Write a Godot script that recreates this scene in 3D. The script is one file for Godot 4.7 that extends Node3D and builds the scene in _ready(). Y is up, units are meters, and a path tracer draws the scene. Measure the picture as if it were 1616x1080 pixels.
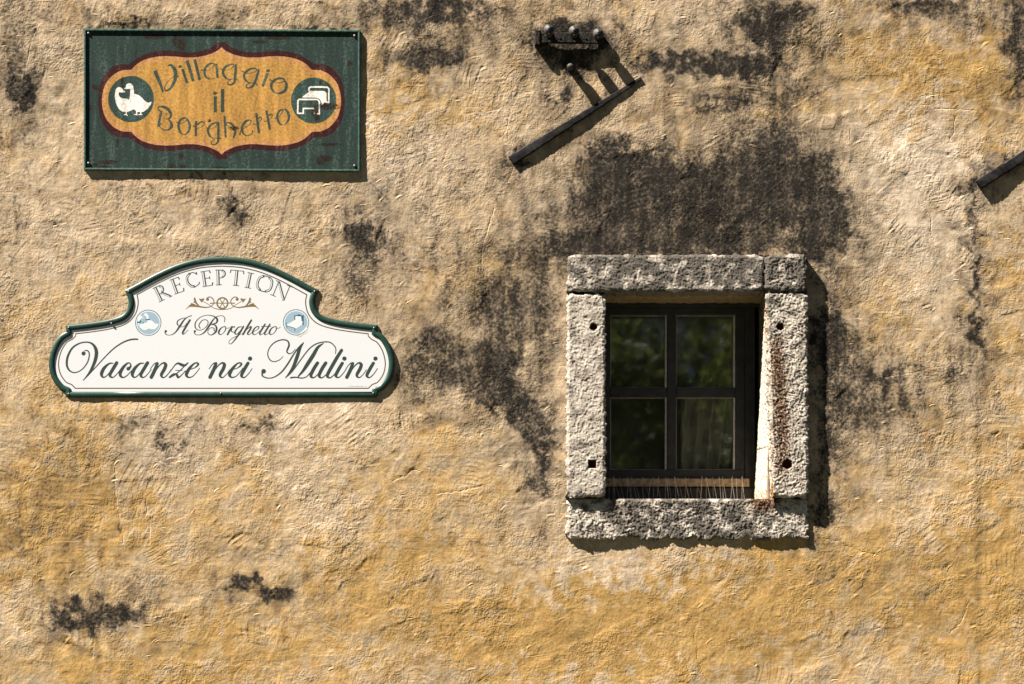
extends Node3D
# Scale: 400 units of drawing = 1 metre. A drawing point (x right, y down) lies on the wall through at().
const U := 400.0
const EYE := Vector3(0, 1.6, 7.0)
const SUN_DIR := Vector3(2.3, -3.1, -1.0)
const TW := 2000
const TH := 1360
const TX := -192.0
const TY := -140.0

var used := {}
var height_full := PackedFloat32Array()     # relief of the plaster in millimetres, one value per drawing unit
var mats := {}


func _ready() -> void:
	# ---- camera, sky, sun, exposure
	var cam := Camera3D.new()
	cam.name = "camera"
	add_child(cam)
	cam.position = EYE
	cam.projection = Camera3D.PROJECTION_FRUSTUM
	cam.near = 0.1
	cam.far = 400.0
	cam.size = 2.7 / 7.0 * 0.1
	cam.frustum_offset = Vector2(0.0, 1.05 / 7.0 * 0.1)
	cam.current = true
	var env := Environment.new()
	env.background_mode = Environment.BG_SKY
	var sky := Sky.new()
	var sm := ProceduralSkyMaterial.new()
	sm.sky_top_color = Color(0.10, 0.15, 0.25)
	sm.sky_horizon_color = Color(0.23, 0.245, 0.26)
	sm.ground_horizon_color = Color(0.16, 0.15, 0.13)
	sm.ground_bottom_color = Color(0.12, 0.11, 0.1)
	sm.sun_angle_max = 8.0
	sky.sky_material = sm
	env.sky = sky
	env.tonemap_mode = Environment.TONE_MAPPER_LINEAR
	env.tonemap_exposure = 3.85
	env.sdfgi_enabled = true
	env.ssao_enabled = true
	env.ssil_enabled = true
	var we := WorldEnvironment.new()
	we.name = "world_environment"
	we.environment = env
	add_child(we)
	var sun := DirectionalLight3D.new()
	sun.name = "sun"
	add_child(sun)
	sun.look_at_from_position(Vector3.ZERO, SUN_DIR, Vector3.UP)
	sun.light_energy = 1.5
	sun.light_color = Color(1.0, 0.968, 0.92)
	sun.light_angular_distance = 0.5
	sun.shadow_enabled = true

	make_materials()
	# ---- the large structure
	make_ground()
	make_building()
	# ---- the things on the wall
	make_stone_surround()
	make_window()
	make_spikes()
	make_green_sign()
	make_white_sign()
	make_bracket()
	make_strips()
	make_curtain()
	make_trees()


# ------------------------------------------------------------------ helpers
func at(x: float, y: float, z := 0.0) -> Vector3:
	var k := (EYE.z - z) / EYE.z
	return Vector3((x - 808.0) / U * k, EYE.y + (960.0 - y) / U * k, z)


func thing(called: String, label: String, category: String, where := Vector3.ZERO, group := "") -> Node3D:
	var o := Node3D.new()
	o.name = numbered(called)
	add_child(o)
	o.position = where
	tag(o, label, category, group)
	return o


func tag(o: Node, label: String, category: String, group := "") -> void:
	o.set_meta("label", label)
	o.set_meta("category", category)
	if group:
		o.set_meta("group", group)


func numbered(called: String) -> String:
	var n: int = used.get(called, 0)
	used[called] = n + 1
	return called if n == 0 else "%s_%03d" % [called, n]


func part(called: String, mesh: Mesh, m: Material, parent: Node3D, where := Vector3.ZERO) -> MeshInstance3D:
	var o := MeshInstance3D.new()
	var key := "%s/%s" % [parent.get_instance_id(), called]
	var n: int = used.get(key, 0)
	used[key] = n + 1
	o.name = called if n == 0 else "%s_%03d" % [called, n]
	o.mesh = mesh
	o.material_override = m
	parent.add_child(o, true)
	o.position = where
	return o


func new_st() -> SurfaceTool:
	var st := SurfaceTool.new()
	st.begin(Mesh.PRIMITIVE_TRIANGLES)
	return st


func done(st: SurfaceTool) -> ArrayMesh:
	st.generate_normals()
	return st.commit()


# a quad a-b-c-d seen counter-clockwise from its front
func quad(st: SurfaceTool, a: Vector3, b: Vector3, c: Vector3, d: Vector3) -> void:
	for p in [a, c, b, a, d, c]:
		st.set_smooth_group(-1)
		st.add_vertex(p)


func box_mesh(lo: Vector3, hi: Vector3, bevel := 0.0) -> ArrayMesh:
	var st := new_st()
	add_box(st, lo, hi, bevel)
	return done(st)


# a box whose front (+z) edges are chamfered
func add_box(st: SurfaceTool, lo: Vector3, hi: Vector3, bevel := 0.0) -> void:
	prism(st, PackedVector2Array([Vector2(lo.x, lo.y), Vector2(hi.x, lo.y), Vector2(hi.x, hi.y), Vector2(lo.x, hi.y)]), lo.z, hi.z, bevel)


# a convex outline (counter-clockwise) from z0 to z1, its front edges chamfered
func prism(st: SurfaceTool, pts: PackedVector2Array, z0: float, z1: float, bevel := 0.0) -> void:
	var inner := pts
	if bevel > 0.0:
		var off := Geometry2D.offset_polygon(pts, -bevel, Geometry2D.JOIN_MITER)
		if off.size() == 1 and off[0].size() == pts.size():
			inner = off[0]
			var best := 0
			for k in inner.size():
				if inner[k].distance_to(pts[0]) < inner[best].distance_to(pts[0]):
					best = k
			var turned := PackedVector2Array()
			for k in inner.size():
				turned.append(inner[(best + k) % inner.size()])
			inner = turned
			if inner[1].distance_to(pts[1]) > inner[inner.size() - 1].distance_to(pts[1]):
				bevel = 0.0
				inner = pts
		else:
			bevel = 0.0
	var n := pts.size()
	for i in n:
		var j := (i + 1) % n
		quad(st, Vector3(pts[i].x, pts[i].y, z0), Vector3(pts[j].x, pts[j].y, z0), Vector3(pts[j].x, pts[j].y, z1 - bevel), Vector3(pts[i].x, pts[i].y, z1 - bevel))
		if bevel > 0.0:
			quad(st, Vector3(pts[i].x, pts[i].y, z1 - bevel), Vector3(pts[j].x, pts[j].y, z1 - bevel), Vector3(inner[j].x, inner[j].y, z1), Vector3(inner[i].x, inner[i].y, z1))
	for i in range(1, n - 1):
		for p in [Vector3(inner[0].x, inner[0].y, z1), Vector3(inner[i + 1].x, inner[i + 1].y, z1), Vector3(inner[i].x, inner[i].y, z1)]:
			st.set_smooth_group(-1)
			st.add_vertex(p)
		for p in [Vector3(pts[0].x, pts[0].y, z0), Vector3(pts[i].x, pts[i].y, z0), Vector3(pts[i + 1].x, pts[i + 1].y, z0)]:
			st.set_smooth_group(-1)
			st.add_vertex(p)


# a box given by drawing coordinates at the depth of its front
func bar(x0: float, y0: float, x1: float, y1: float, z0: float, z1: float, bevel := 0.0) -> ArrayMesh:
	var a := at(x0, y1, z1)
	var b := at(x1, y0, z1)
	return box_mesh(Vector3(a.x, a.y, z0), Vector3(b.x, b.y, z1), bevel)


func tube(points: PackedVector3Array, radii: PackedFloat32Array, sides := 10, caps := true) -> ArrayMesh:
	var st := new_st()
	add_tube(st, points, radii, sides, caps)
	return done(st)


func add_tube(st: SurfaceTool, points: PackedVector3Array, radii: PackedFloat32Array, sides := 10, caps := true) -> void:
	var rings := []
	for i in points.size():
		var d := (points[mini(i + 1, points.size() - 1)] - points[maxi(i - 1, 0)]).normalized()
		var side := d.cross(Vector3(0.13, 0.97, 0.21)).normalized()
		var up := side.cross(d).normalized()
		var ring := PackedVector3Array()
		for k in sides:
			var a := TAU * k / sides
			ring.append(points[i] + (side * cos(a) + up * sin(a)) * radii[i])
		rings.append(ring)
	for i in points.size() - 1:
		for k in sides:
			var l := (k + 1) % sides
			for p in [rings[i][k], rings[i][l], rings[i + 1][l], rings[i][k], rings[i + 1][l], rings[i + 1][k]]:
				st.set_smooth_group(0)
				st.add_vertex(p)
	if caps:
		for k in range(1, sides - 1):
			for p in [rings[0][0], rings[0][k + 1], rings[0][k]]:
				st.set_smooth_group(-1)
				st.add_vertex(p)
			var e: PackedVector3Array = rings[points.size() - 1]
			for p in [e[0], e[k], e[k + 1]]:
				st.set_smooth_group(-1)
				st.add_vertex(p)


# a round body about the z axis through c: profile of (z, radius)
func lathe(c: Vector3, profile: Array, sides := 20) -> ArrayMesh:
	var pts := PackedVector3Array()
	var rad := PackedFloat32Array()
	for p in profile:
		pts.append(c + Vector3(0, 0, p[0]))
		rad.append(p[1])
	return tube(pts, rad, sides)


func noise(seed_: int, freq: float, octaves := 3, type := FastNoiseLite.TYPE_SIMPLEX_SMOOTH, fractal := FastNoiseLite.FRACTAL_FBM) -> FastNoiseLite:
	var n := FastNoiseLite.new()
	n.seed = seed_
	n.frequency = freq
	n.noise_type = type
	n.fractal_type = fractal if octaves > 1 else FastNoiseLite.FRACTAL_NONE
	n.fractal_octaves = octaves
	return n


func noise_bytes(n: FastNoiseLite, w := TW, h := TH) -> PackedByteArray:
	return n.get_image(w, h).get_data()


# the same, made narrower and stretched, so that its marks run along x (or y)
func streak_bytes(n: FastNoiseLite, sx: int, sy: int) -> PackedByteArray:
	var im := n.get_image(TW / sx, TH / sy)
	im.resize(TW, TH, Image.INTERPOLATE_CUBIC)
	return im.get_data()


func parallel(rows: int, fn: Callable) -> Array:
	var threads := []
	for k in 4:
		var t := Thread.new()
		t.start(fn.bind(rows * k / 4, rows * (k + 1) / 4))
		threads.append(t)
	var out := []
	for t in threads:
		out.append(t.wait_to_finish())
	return out


func up_full(a: PackedFloat32Array, w: int, h: int) -> PackedFloat32Array:
	var im := Image.create_from_data(w, h, false, Image.FORMAT_RF, a.to_byte_array())
	im.resize(TW, TH, Image.INTERPOLATE_CUBIC)
	return im.get_data().to_float32_array()


func noise_texture(seed_: int, freq: float, octaves: int, stops: Array, size := 512) -> NoiseTexture2D:
	var t := NoiseTexture2D.new()
	t.width = size
	t.height = size
	t.seamless = true
	t.noise = noise(seed_, freq, octaves)
	var g := Gradient.new()
	var off := PackedFloat32Array()
	var col := PackedColorArray()
	for s in stops:
		off.append(s[0])
		col.append(s[1])
	g.offsets = off
	g.colors = col
	t.color_ramp = g
	return t


func lin(r: float, g: float, b: float) -> Color:
	return Color(r, g, b).linear_to_srgb()


func plain(color: Color, rough := 0.8, metal := 0.0) -> StandardMaterial3D:
	var m := StandardMaterial3D.new()
	m.albedo_color = color
	m.roughness = rough
	m.metallic = metal
	return m


# a material with mottled colour and relief that need no texture coordinates
func mottled(a: Color, b: Color, rough: float, scale: float, relief: float, seed_: int, metal := 0.0) -> StandardMaterial3D:
	var m := plain(Color.WHITE, rough, metal)
	m.albedo_texture = noise_texture(seed_, 0.02, 5, [[0.3, a], [0.7, b]], 256)
	m.uv1_triplanar = true
	m.uv1_world_triplanar = true
	m.uv1_scale = Vector3.ONE * scale
	if relief > 0.0:
		m.heightmap_enabled = true
		m.heightmap_scale = relief
		m.heightmap_texture = noise_texture(seed_ + 1, 0.05, 4, [[0.0, Color.BLACK], [1.0, Color.WHITE]], 256)
	return m


func make_materials() -> void:
	mats.paint = mottled(lin(0.022, 0.021, 0.021), lin(0.034, 0.032, 0.031), 0.62, 3.0, 0.03, 11)
	mats.bead = mottled(lin(0.2, 0.18, 0.155), lin(0.32, 0.29, 0.25), 0.8, 8.0, 0.03, 13)
	mats.bead_lit = mottled(lin(0.45, 0.42, 0.38), lin(0.6, 0.56, 0.5), 0.8, 8.0, 0.0, 35)  # paler copy of the bead colour, so the shaded right-hand bead reads lit
	mats.wood = mottled(lin(0.3, 0.2, 0.11), lin(0.46, 0.34, 0.2), 0.85, 6.0, 0.05, 15)
	mats.iron = mottled(lin(0.008, 0.008, 0.008), lin(0.036, 0.029, 0.024), 0.85, 10.0, 0.12, 17, 0.0)
	mats.iron.metallic_specular = 0.2
	mats.knob = mottled(lin(0.016, 0.015, 0.014), lin(0.085, 0.076, 0.068), 0.65, 14.0, 0.0, 33, 0.1)
	mats.slate = mottled(lin(0.028, 0.028, 0.03), lin(0.085, 0.08, 0.078), 0.7, 7.0, 0.2, 19)
	mats.green = mottled(lin(0.006, 0.032, 0.022), lin(0.01, 0.045, 0.032), 0.42, 6.0, 0.01, 21)
	mats.greenrim = mottled(lin(0.02, 0.06, 0.045), lin(0.05, 0.11, 0.085), 0.45, 9.0, 0.03, 23)
	mats.steel = plain(lin(0.42, 0.4, 0.37), 0.35, 0.8)
	mats.screw = plain(lin(0.12, 0.12, 0.11), 0.45, 0.7)
	mats.core = mottled(lin(0.3, 0.24, 0.16), lin(0.38, 0.31, 0.2), 0.95, 1.5, 0.4, 25)
	mats.soffit = mottled(lin(0.34, 0.26, 0.16), lin(0.44, 0.35, 0.23), 0.95, 3.0, 0.5, 27)
	mats.reveal_shaded = mottled(lin(0.12, 0.09, 0.06), lin(0.24, 0.18, 0.12), 0.95, 4.0, 0.0, 29)  # darker copy of the soffit plaster; shade painted into the right reveal
	mats.inside = plain(lin(0.34, 0.31, 0.27), 0.95)
	var glass := plain(Color(0.4, 0.42, 0.34, 0.06), 0.03)
	glass.transparency = BaseMaterial3D.TRANSPARENCY_ALPHA
	mats.glass = glass
	var stone := plain(Color.WHITE, 0.95)
	stone.vertex_color_use_as_albedo = true
	stone.metallic_specular = 0.2
	mats.stone = stone
	var lace := plain(lin(0.24, 0.225, 0.2), 0.95)
	lace.backlight_enabled = true
	lace.backlight = Color(0.3, 0.3, 0.28)
	lace.cull_mode = BaseMaterial3D.CULL_DISABLED
	mats.lace = lace


# ------------------------------------------------------------------ ground and building
func make_ground() -> void:
	var st := new_st()
	var n := 40
	for i in n:
		for j in n:
			var x := -150.0 + 300.0 * i / n
			var z := -150.0 + 300.0 * j / n
			var s := 300.0 / n
			quad(st, Vector3(x, 0, z + s), Vector3(x + s, 0, z + s), Vector3(x + s, 0, z), Vector3(x, 0, z))
	var o := part("ground", done(st), mottled(lin(0.02, 0.024, 0.012), lin(0.04, 0.045, 0.022), 0.95, 0.7, 0.0, 31), self)
	o.set_meta("kind", "structure")


func smooth(a: float, b: float, x: float) -> float:
	var t := clampf((x - a) / (b - a), 0.0, 1.0)
	return t * t * (3.0 - 2.0 * t)


# the sum of soft, warped, turned ellipses on a grid of one value per four drawing units
func blob_field(blobs: Array, warp: float, seed_: int) -> PackedFloat32Array:
	var w := TW / 4
	var h := TH / 4
	var f := PackedFloat32Array()
	f.resize(w * h)
	var nx := noise(seed_, 0.03, 4)
	var ny := noise(seed_ + 1, 0.03, 4)
	var nf := noise(seed_ + 2, 0.012, 2)
	var wx := PackedFloat32Array()
	var wy := PackedFloat32Array()
	wx.resize(w * h)
	wy.resize(w * h)
	for y in h:
		for x in w:
			var px := TX + 4.0 * x
			var py := TY + 4.0 * y
			var big := 1.0 + nf.get_noise_2d(px, py)
			wx[y * w + x] = px + warp * big * nx.get_noise_2d(px, py)
			wy[y * w + x] = py + warp * big * ny.get_noise_2d(px, py)
	for b in blobs:
		var cx: float = b[0]
		var cy: float = b[1]
		var rx: float = b[2]
		var ry: float = b[3]
		var s: float = b[4]
		var turn: float = deg_to_rad(b[5]) if b.size() > 5 else 0.0
		var reach := maxf(rx, ry) * 1.7 + warp * 1.5
		var c := cos(turn)
		var sn := sin(turn)
		for y in range(clampi(int((cy - reach - TY) / 4), 0, h - 1), clampi(int((cy + reach - TY) / 4), 0, h - 1) + 1):
			for x in range(clampi(int((cx - reach - TX) / 4), 0, w - 1), clampi(int((cx + reach - TX) / 4), 0, w - 1) + 1):
				var i := y * w + x
				var dx := wx[i] - cx
				var dy := wy[i] - cy
				var u := (dx * c + dy * sn) / rx
				var v := (dy * c - dx * sn) / ry
				var d := u * u + v * v
				if d < 2.9:
					var k := 1.0 - d / 2.9
					f[i] += s * k * k * 1.2
	return f


func ochre_blobs() -> Array:
	return [
		[100, 760, 110, 110, 0.8], [60, 860, 90, 90, 0.7], [200, 820, 60, 60, 0.5], [330, 1030, 160, 60, 0.7], [110, 1050, 110, 50, 0.6],
		[620, 880, 130, 60, 0.8], [680, 760, 120, 60, 0.5], [540, 960, 120, 50, 0.5], [800, 1000, 200, 70, 0.8], [400, 740, 60, 60, 0.35],
		[1000, 1010, 200, 60, 0.9], [1150, 980, 160, 60, 0.7], [1330, 900, 160, 60, 0.8], [1520, 960, 110, 110, 0.8], [1580, 820, 60, 160, 0.7],
		[1585, 480, 40, 160, 0.75], [1400, 780, 80, 70, 0.6], [1230, 905, 90, 35, 0.5], [1480, 110, 120, 60, 1.0], [1340, 60, 90, 60, 0.5],
		[1560, 150, 60, 90, 0.6], [690, 160, 110, 40, 0.7], [620, 130, 60, 40, 0.5], [780, 60, 60, 60, 0.45], [980, 60, 50, 40, 0.3],
		[1120, 185, 130, 18, 0.6], [1260, 140, 60, 40, 0.5], [740, 430, 60, 60, 0.5], [70, 480, 60, 60, 0.45], [60, 250, 60, 60, 0.35],
		[860, 250, 60, 40, 0.35], [1400, 500, 90, 60, 0.45], [1370, 430, 50, 40, 0.4], [700, 660, 60, 40, 0.45], [250, 640, 120, 26, 0.4],
		[500, 345, 60, 40, 0.25], [1430, 690, 60, 60, 0.4], [950, 940, 120, 30, 0.5], [360, 860, 90, 70, 0.4], [60, 600, 50, 60, 0.3],
	]


func pale_blobs() -> Array:
	return [
		[260, 690, 90, 60, 0.7], [520, 660, 120, 40, 0.6], [610, 340, 90, 80, 0.6], [440, 690, 50, 40, 0.5], [1400, 330, 120, 120, 0.7],
		[1440, 250, 90, 60, 0.6], [940, 900, 120, 30, 0.7], [860, 300, 60, 70, 0.6], [680, 240, 120, 50, 0.5], [60, 380, 60, 120, 0.5],
		[300, 360, 200, 40, 0.5], [1150, 210, 160, 30, 0.4], [1110, 130, 120, 15, 0.4], [1400, 730, 60, 60, 0.6], [830, 700, 40, 90, 0.4],
		[1100, 30, 100, 40, 0.4], [750, 110, 60, 60, 0.35], [70, 140, 60, 120, 0.5], [1480, 360, 60, 160, 0.5], [870, 600, 30, 200, 0.4],
		[30, 970, 60, 60, 0.4], [560, 830, 90, 40, 0.4], [1440, 840, 60, 60, 0.35], [470, 800, 40, 90, 0.35],
	]


func mould_blobs() -> Array:
	return [
		# grey-brown bloom over the middle
		[760, 420, 110, 110, 0.18], [620, 360, 60, 90, 0.22], [470, 340, 90, 40, 0.16], [840, 560, 60, 160, 0.2], [700, 220, 60, 40, 0.2], [240, 340, 120, 40, 0.16],
		[20, 300, 40, 160, 0.25], [40, 60, 60, 80, 0.25], [700, 40, 160, 40, 0.25], [1250, 60, 120, 60, 0.25], [1400, 560, 120, 60, 0.22], [1440, 640, 90, 60, 0.22],
		[1590, 330, 30, 120, 0.2], [1560, 20, 80, 30, 0.4], [60, 720, 60, 90, 0.25], [130, 880, 120, 40, 0.3], [330, 930, 120, 16, 0.3], [1330, 820, 60, 40, 0.22], [1480, 880, 80, 30, 0.2],
		[300, 700, 140, 40, 0.24], [820, 860, 60, 30, 0.2], [560, 930, 60, 30, 0.2], [1300, 960, 60, 60, 0.2],
		# above the window
		[985, 285, 80, 62, 1.1], [1090, 320, 110, 70, 1.0], [1200, 295, 90, 66, 1.1], [1280, 320, 56, 56, 0.8], [940, 350, 60, 50, 0.5],
		[1310, 350, 36, 40, 0.8], [1300, 400, 40, 40, 0.6], [885, 370, 60, 50, 0.4], [1235, 215, 40, 34, 0.6], [1185, 210, 60, 26, 0.35],
		[1085, 392, 200, 24, 1.0], [930, 395, 40, 20, 0.5], [960, 240, 40, 26, 0.5], [1290, 260, 30, 30, 0.5],
		# higher up
		[1150, 160, 70, 18, 0.9], [1245, 146, 44, 20, 0.7], [1120, 104, 90, 18, 1.1], [1190, 100, 60, 16, 0.8], [1190, 30, 70, 30, 0.8],
		[1215, 62, 34, 26, 0.6], [1250, 20, 40, 18, 0.4], [1060, 92, 40, 14, 0.7], [1300, 70, 30, 30, 0.25],
		[640, 92, 44, 24, 0.7], [700, 88, 46, 18, 0.7], [650, 18, 70, 24, 0.8], [740, 14, 60, 18, 0.7], [720, 50, 20, 40, 0.35],
		[470, 16, 160, 18, 0.25], [200, 14, 160, 14, 0.25],
		# left and middle
		[365, 328, 16, 24, 1.0], [565, 368, 20, 36, 0.8], [560, 440, 18, 34, 0.5], [600, 380, 22, 16, 0.4], [560, 420, 60, 80, 0.2],
		[690, 570, 54, 40, 0.72], [760, 590, 60, 36, 0.7, 20], [810, 640, 60, 26, 0.5, 40], [850, 740, 18, 60, 0.4], [640, 592, 26, 34, 0.5], [785, 555, 30, 50, 0.6], [800, 470, 50, 80, 0.3],
		[850, 480, 34, 100, 0.36], [842, 690, 34, 80, 0.5], [680, 524, 34, 16, 0.7], [760, 480, 60, 30, 0.3], [720, 430, 60, 60, 0.18],
		[860, 760, 20, 50, 0.35], [660, 630, 40, 20, 0.4], [770, 630, 40, 26, 0.5],
		# right of the window
		[1308, 600, 30, 90, 0.7], [1370, 625, 60, 40, 0.42], [1335, 690, 40, 56, 0.5], [1300, 760, 22, 70, 0.6], [1420, 660, 40, 40, 0.35],
		[1330, 545, 40, 40, 0.4], [1400, 590, 40, 10, 0.6, -14], [1310, 500, 30, 60, 0.5], [1290, 830, 20, 40, 0.5],
		[1538, 450, 8, 56, 1.0], [1541, 520, 12, 30, 0.9], [1534, 326, 10, 30, 0.8], [1546, 560, 12, 30, 0.6], [1500, 500, 22, 22, 0.35],
		[1512, 590, 26, 34, 0.45], [1536, 380, 6, 40, 0.5], [1560, 620, 16, 30, 0.3],
		[1602, 60, 22, 60, 1.0], [1450, 16, 60, 14, 0.7], [1440, 2, 80, 10, 0.6], [1606, 130, 14, 40, 0.5],
		# left edge, lower left
		[32, 140, 26, 18, 1.0], [26, 120, 22, 30, 0.5], [14, 50, 16, 60, 0.35], [36, 165, 20, 16, 0.6],
		[148, 972, 62, 24, 1.3], [118, 958, 24, 18, 0.9], [205, 966, 30, 14, 0.6], [70, 968, 26, 10, 0.4],
		[396, 922, 40, 11, 1.1, 12], [444, 938, 40, 11, 0.9, 20], [350, 918, 20, 5, 0.5],
		[60, 800, 40, 30, 0.25], [110, 750, 40, 60, 0.2], [20, 860, 20, 40, 0.35],
		[410, 675, 20, 10, 0.9], [200, 680, 14, 16, 0.7], [268, 694, 20, 10, 0.6], [302, 664, 8, 18, 0.5], [256, 740, 20, 10, 0.35],
		[190, 42, 60, 4, 1.2], [505, 42, 56, 4, 1.2], [330, 42, 60, 3, 0.8], [300, 280, 110, 5, 0.6], [170, 290, 30, 10, 0.3],
		# by the iron
		[902, 60, 74, 30, 1.4], [884, 155, 16, 18, 1.0], [905, 104, 40, 22, 0.9], [818, 248, 20, 12, 1.0], [850, 222, 26, 5, 0.9, -32],
		[910, 184, 30, 5, 0.8, -33], [800, 272, 16, 20, 0.6], [960, 150, 30, 5, 0.5, -33], [1000, 100, 30, 16, 0.5],
		[1530, 294, 20, 12, 1.0], [1560, 272, 24, 5, 0.8, -33], [1600, 246, 24, 5, 0.7, -33],
	]


# trowel marks: [x, y, angle, length, width, depth in mm]; a groove with a lip on one side
func stamp(h: PackedFloat32Array, x: float, y: float, angle: float, length: float, width: float, depth: float, bend: float) -> void:
	var c := cos(angle)
	var s := sin(angle)
	var reach := length * 0.5 + width * 2.0 + absf(bend) * length
	var bx := absf(c) * length * 0.5 + absf(s) * (width * 2.0 + absf(bend) * length) + 2.0
	var by := absf(s) * length * 0.5 + absf(c) * (width * 2.0 + absf(bend) * length) + 2.0
	var x0 := maxi(int(x - bx), 0)
	var x1 := mini(int(x + bx), TW - 1)
	var y0 := maxi(int(y - by), 0)
	var y1 := mini(int(y + by), TH - 1)
	for py in range(y0, y1 + 1):
		for px in range(x0, x1 + 1):
			var dx := px - x
			var dy := py - y
			var u := (dx * c + dy * s) / (length * 0.5)
			if u < -1.0 or u > 1.0:
				continue
			var v := (dy * c - dx * s - bend * length * (u * u - 0.3)) / width
			if v < -1.0 or v > 2.0:
				continue
			var k := 1.0 - u * u
			var q := 0.0
			if v < 1.0:
				q = -(1.0 - v * v)
			if v > 0.5:
				var e := (v - 1.2) / 0.75
				q += 0.9 * maxf(0.0, 1.0 - e * e)
			h[py * TW + px] += depth * k * q


func carve(h: PackedFloat32Array, pts: Array, depth: float, width: float, rng: RandomNumberGenerator) -> void:
	for i in pts.size() - 1:
		var a: Vector2 = pts[i]
		var b: Vector2 = pts[i + 1]
		var n := int(a.distance_to(b)) + 1
		var side := (b - a).orthogonal().normalized()
		var off := 0.0
		for k in n:
			off = clampf(off + rng.randf_range(-0.9, 0.9), -4.0, 4.0)
			var env := sin(PI * clampf(float(k) / n, 0.02, 0.98))
			var p := a.lerp(b, float(k) / n) + side * off * env
			var ix := int(p.x - TX)
			var iy := int(p.y - TY)
			var r := int(ceil(width))
			for dy in range(-r, r + 1):
				for dx in range(-r, r + 1):
					var d := sqrt(float(dx * dx + dy * dy)) / width
					if d < 1.0 and ix + dx >= 0 and ix + dx < TW and iy + dy >= 0 and iy + dy < TH:
						var j := (iy + dy) * TW + ix + dx
						h[j] -= depth * (1.0 - d) * 0.6


# overlapping sweeps of the trowel at half size: each leaves a slightly tilted plate with a lip, and its own grain
func trowel_dabs() -> Array:
	var w := TW / 2
	var h := TH / 2
	var f := PackedFloat32Array()
	var rough := PackedFloat32Array()
	f.resize(w * h)
	rough.resize(w * h)
	rough.fill(0.9)
	var rng := RandomNumberGenerator.new()
	rng.seed = 4711
	var flow := noise(121, 1.0 / 260.0, 2)
	var line := noise(122, 0.55, 3)
	var warp := noise(123, 0.05, 3)
	for n in 1500:
		var cx := rng.randf_range(0, w)
		var cy := rng.randf_range(0, h)
		var py := TY + cy * 2.0
		var ang := 3.0 * flow.get_noise_2d(cx * 2.0, cy * 2.0) * (0.35 if py > 640.0 else 1.0) + rng.randfn(0.0, 0.3)
		if rng.randf() < 0.18:
			ang += PI * 0.5
		var big := 1.0 if n < 700 else 0.55
		var lu := rng.randf_range(26.0, 85.0) * big
		var lv := rng.randf_range(10.0, 26.0) * big
		var c := cos(ang)
		var s := sin(ang)
		var tu := rng.randfn(0.0, 0.05)
		var tv := rng.randfn(0.0, 0.075)
		var off := rng.randfn(0.0, 0.35)
		var bend := rng.randf_range(-0.25, 0.25)
		var sand := rng.randf_range(0.2, 1.5)
		var stria := rng.randf_range(0.08, 0.85)
		var bx := absf(c) * lu + absf(s) * lv + absf(bend) * lu * 0.3 + 6.0
		var by := absf(s) * lu + absf(c) * lv + absf(bend) * lu * 0.3 + 6.0
		for y in range(maxi(int(cy - by), 0), mini(int(cy + by), h - 1) + 1):
			for x in range(maxi(int(cx - bx), 0), mini(int(cx + bx), w - 1) + 1):
				var dx := x - cx
				var dy := y - cy
				var u := dx * c + dy * s
				var v := dy * c - dx * s
				var a := u / lu
				if a < -1.0 or a > 1.0:
					continue
				v += bend * (a * a - 0.4) * lu * 0.3
				var b := v / lv
				if b < -1.25 or b > 1.25:
					continue
				b += 0.3 * warp.get_noise_2d(x, y)
				if b < -1.0 or b > 1.0:
					continue
				var k := (1.0 - pow(a, 6.0)) * (1.0 - pow(b, 8.0)) * 0.75
				var q := off + tu * u * 0.5 + tv * v + stria * line.get_noise_2d(v * 1.4, n * 37.0 + u * 0.02)
				if b > 0.72:
					q += 0.8 * (b - 0.72) / 0.28
				var i := y * w + x
				f[i] = lerpf(f[i], q, k)
				rough[i] = lerpf(rough[i], sand, k)
	return [up_full(f, w, h), up_full(rough, w, h)]


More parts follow.
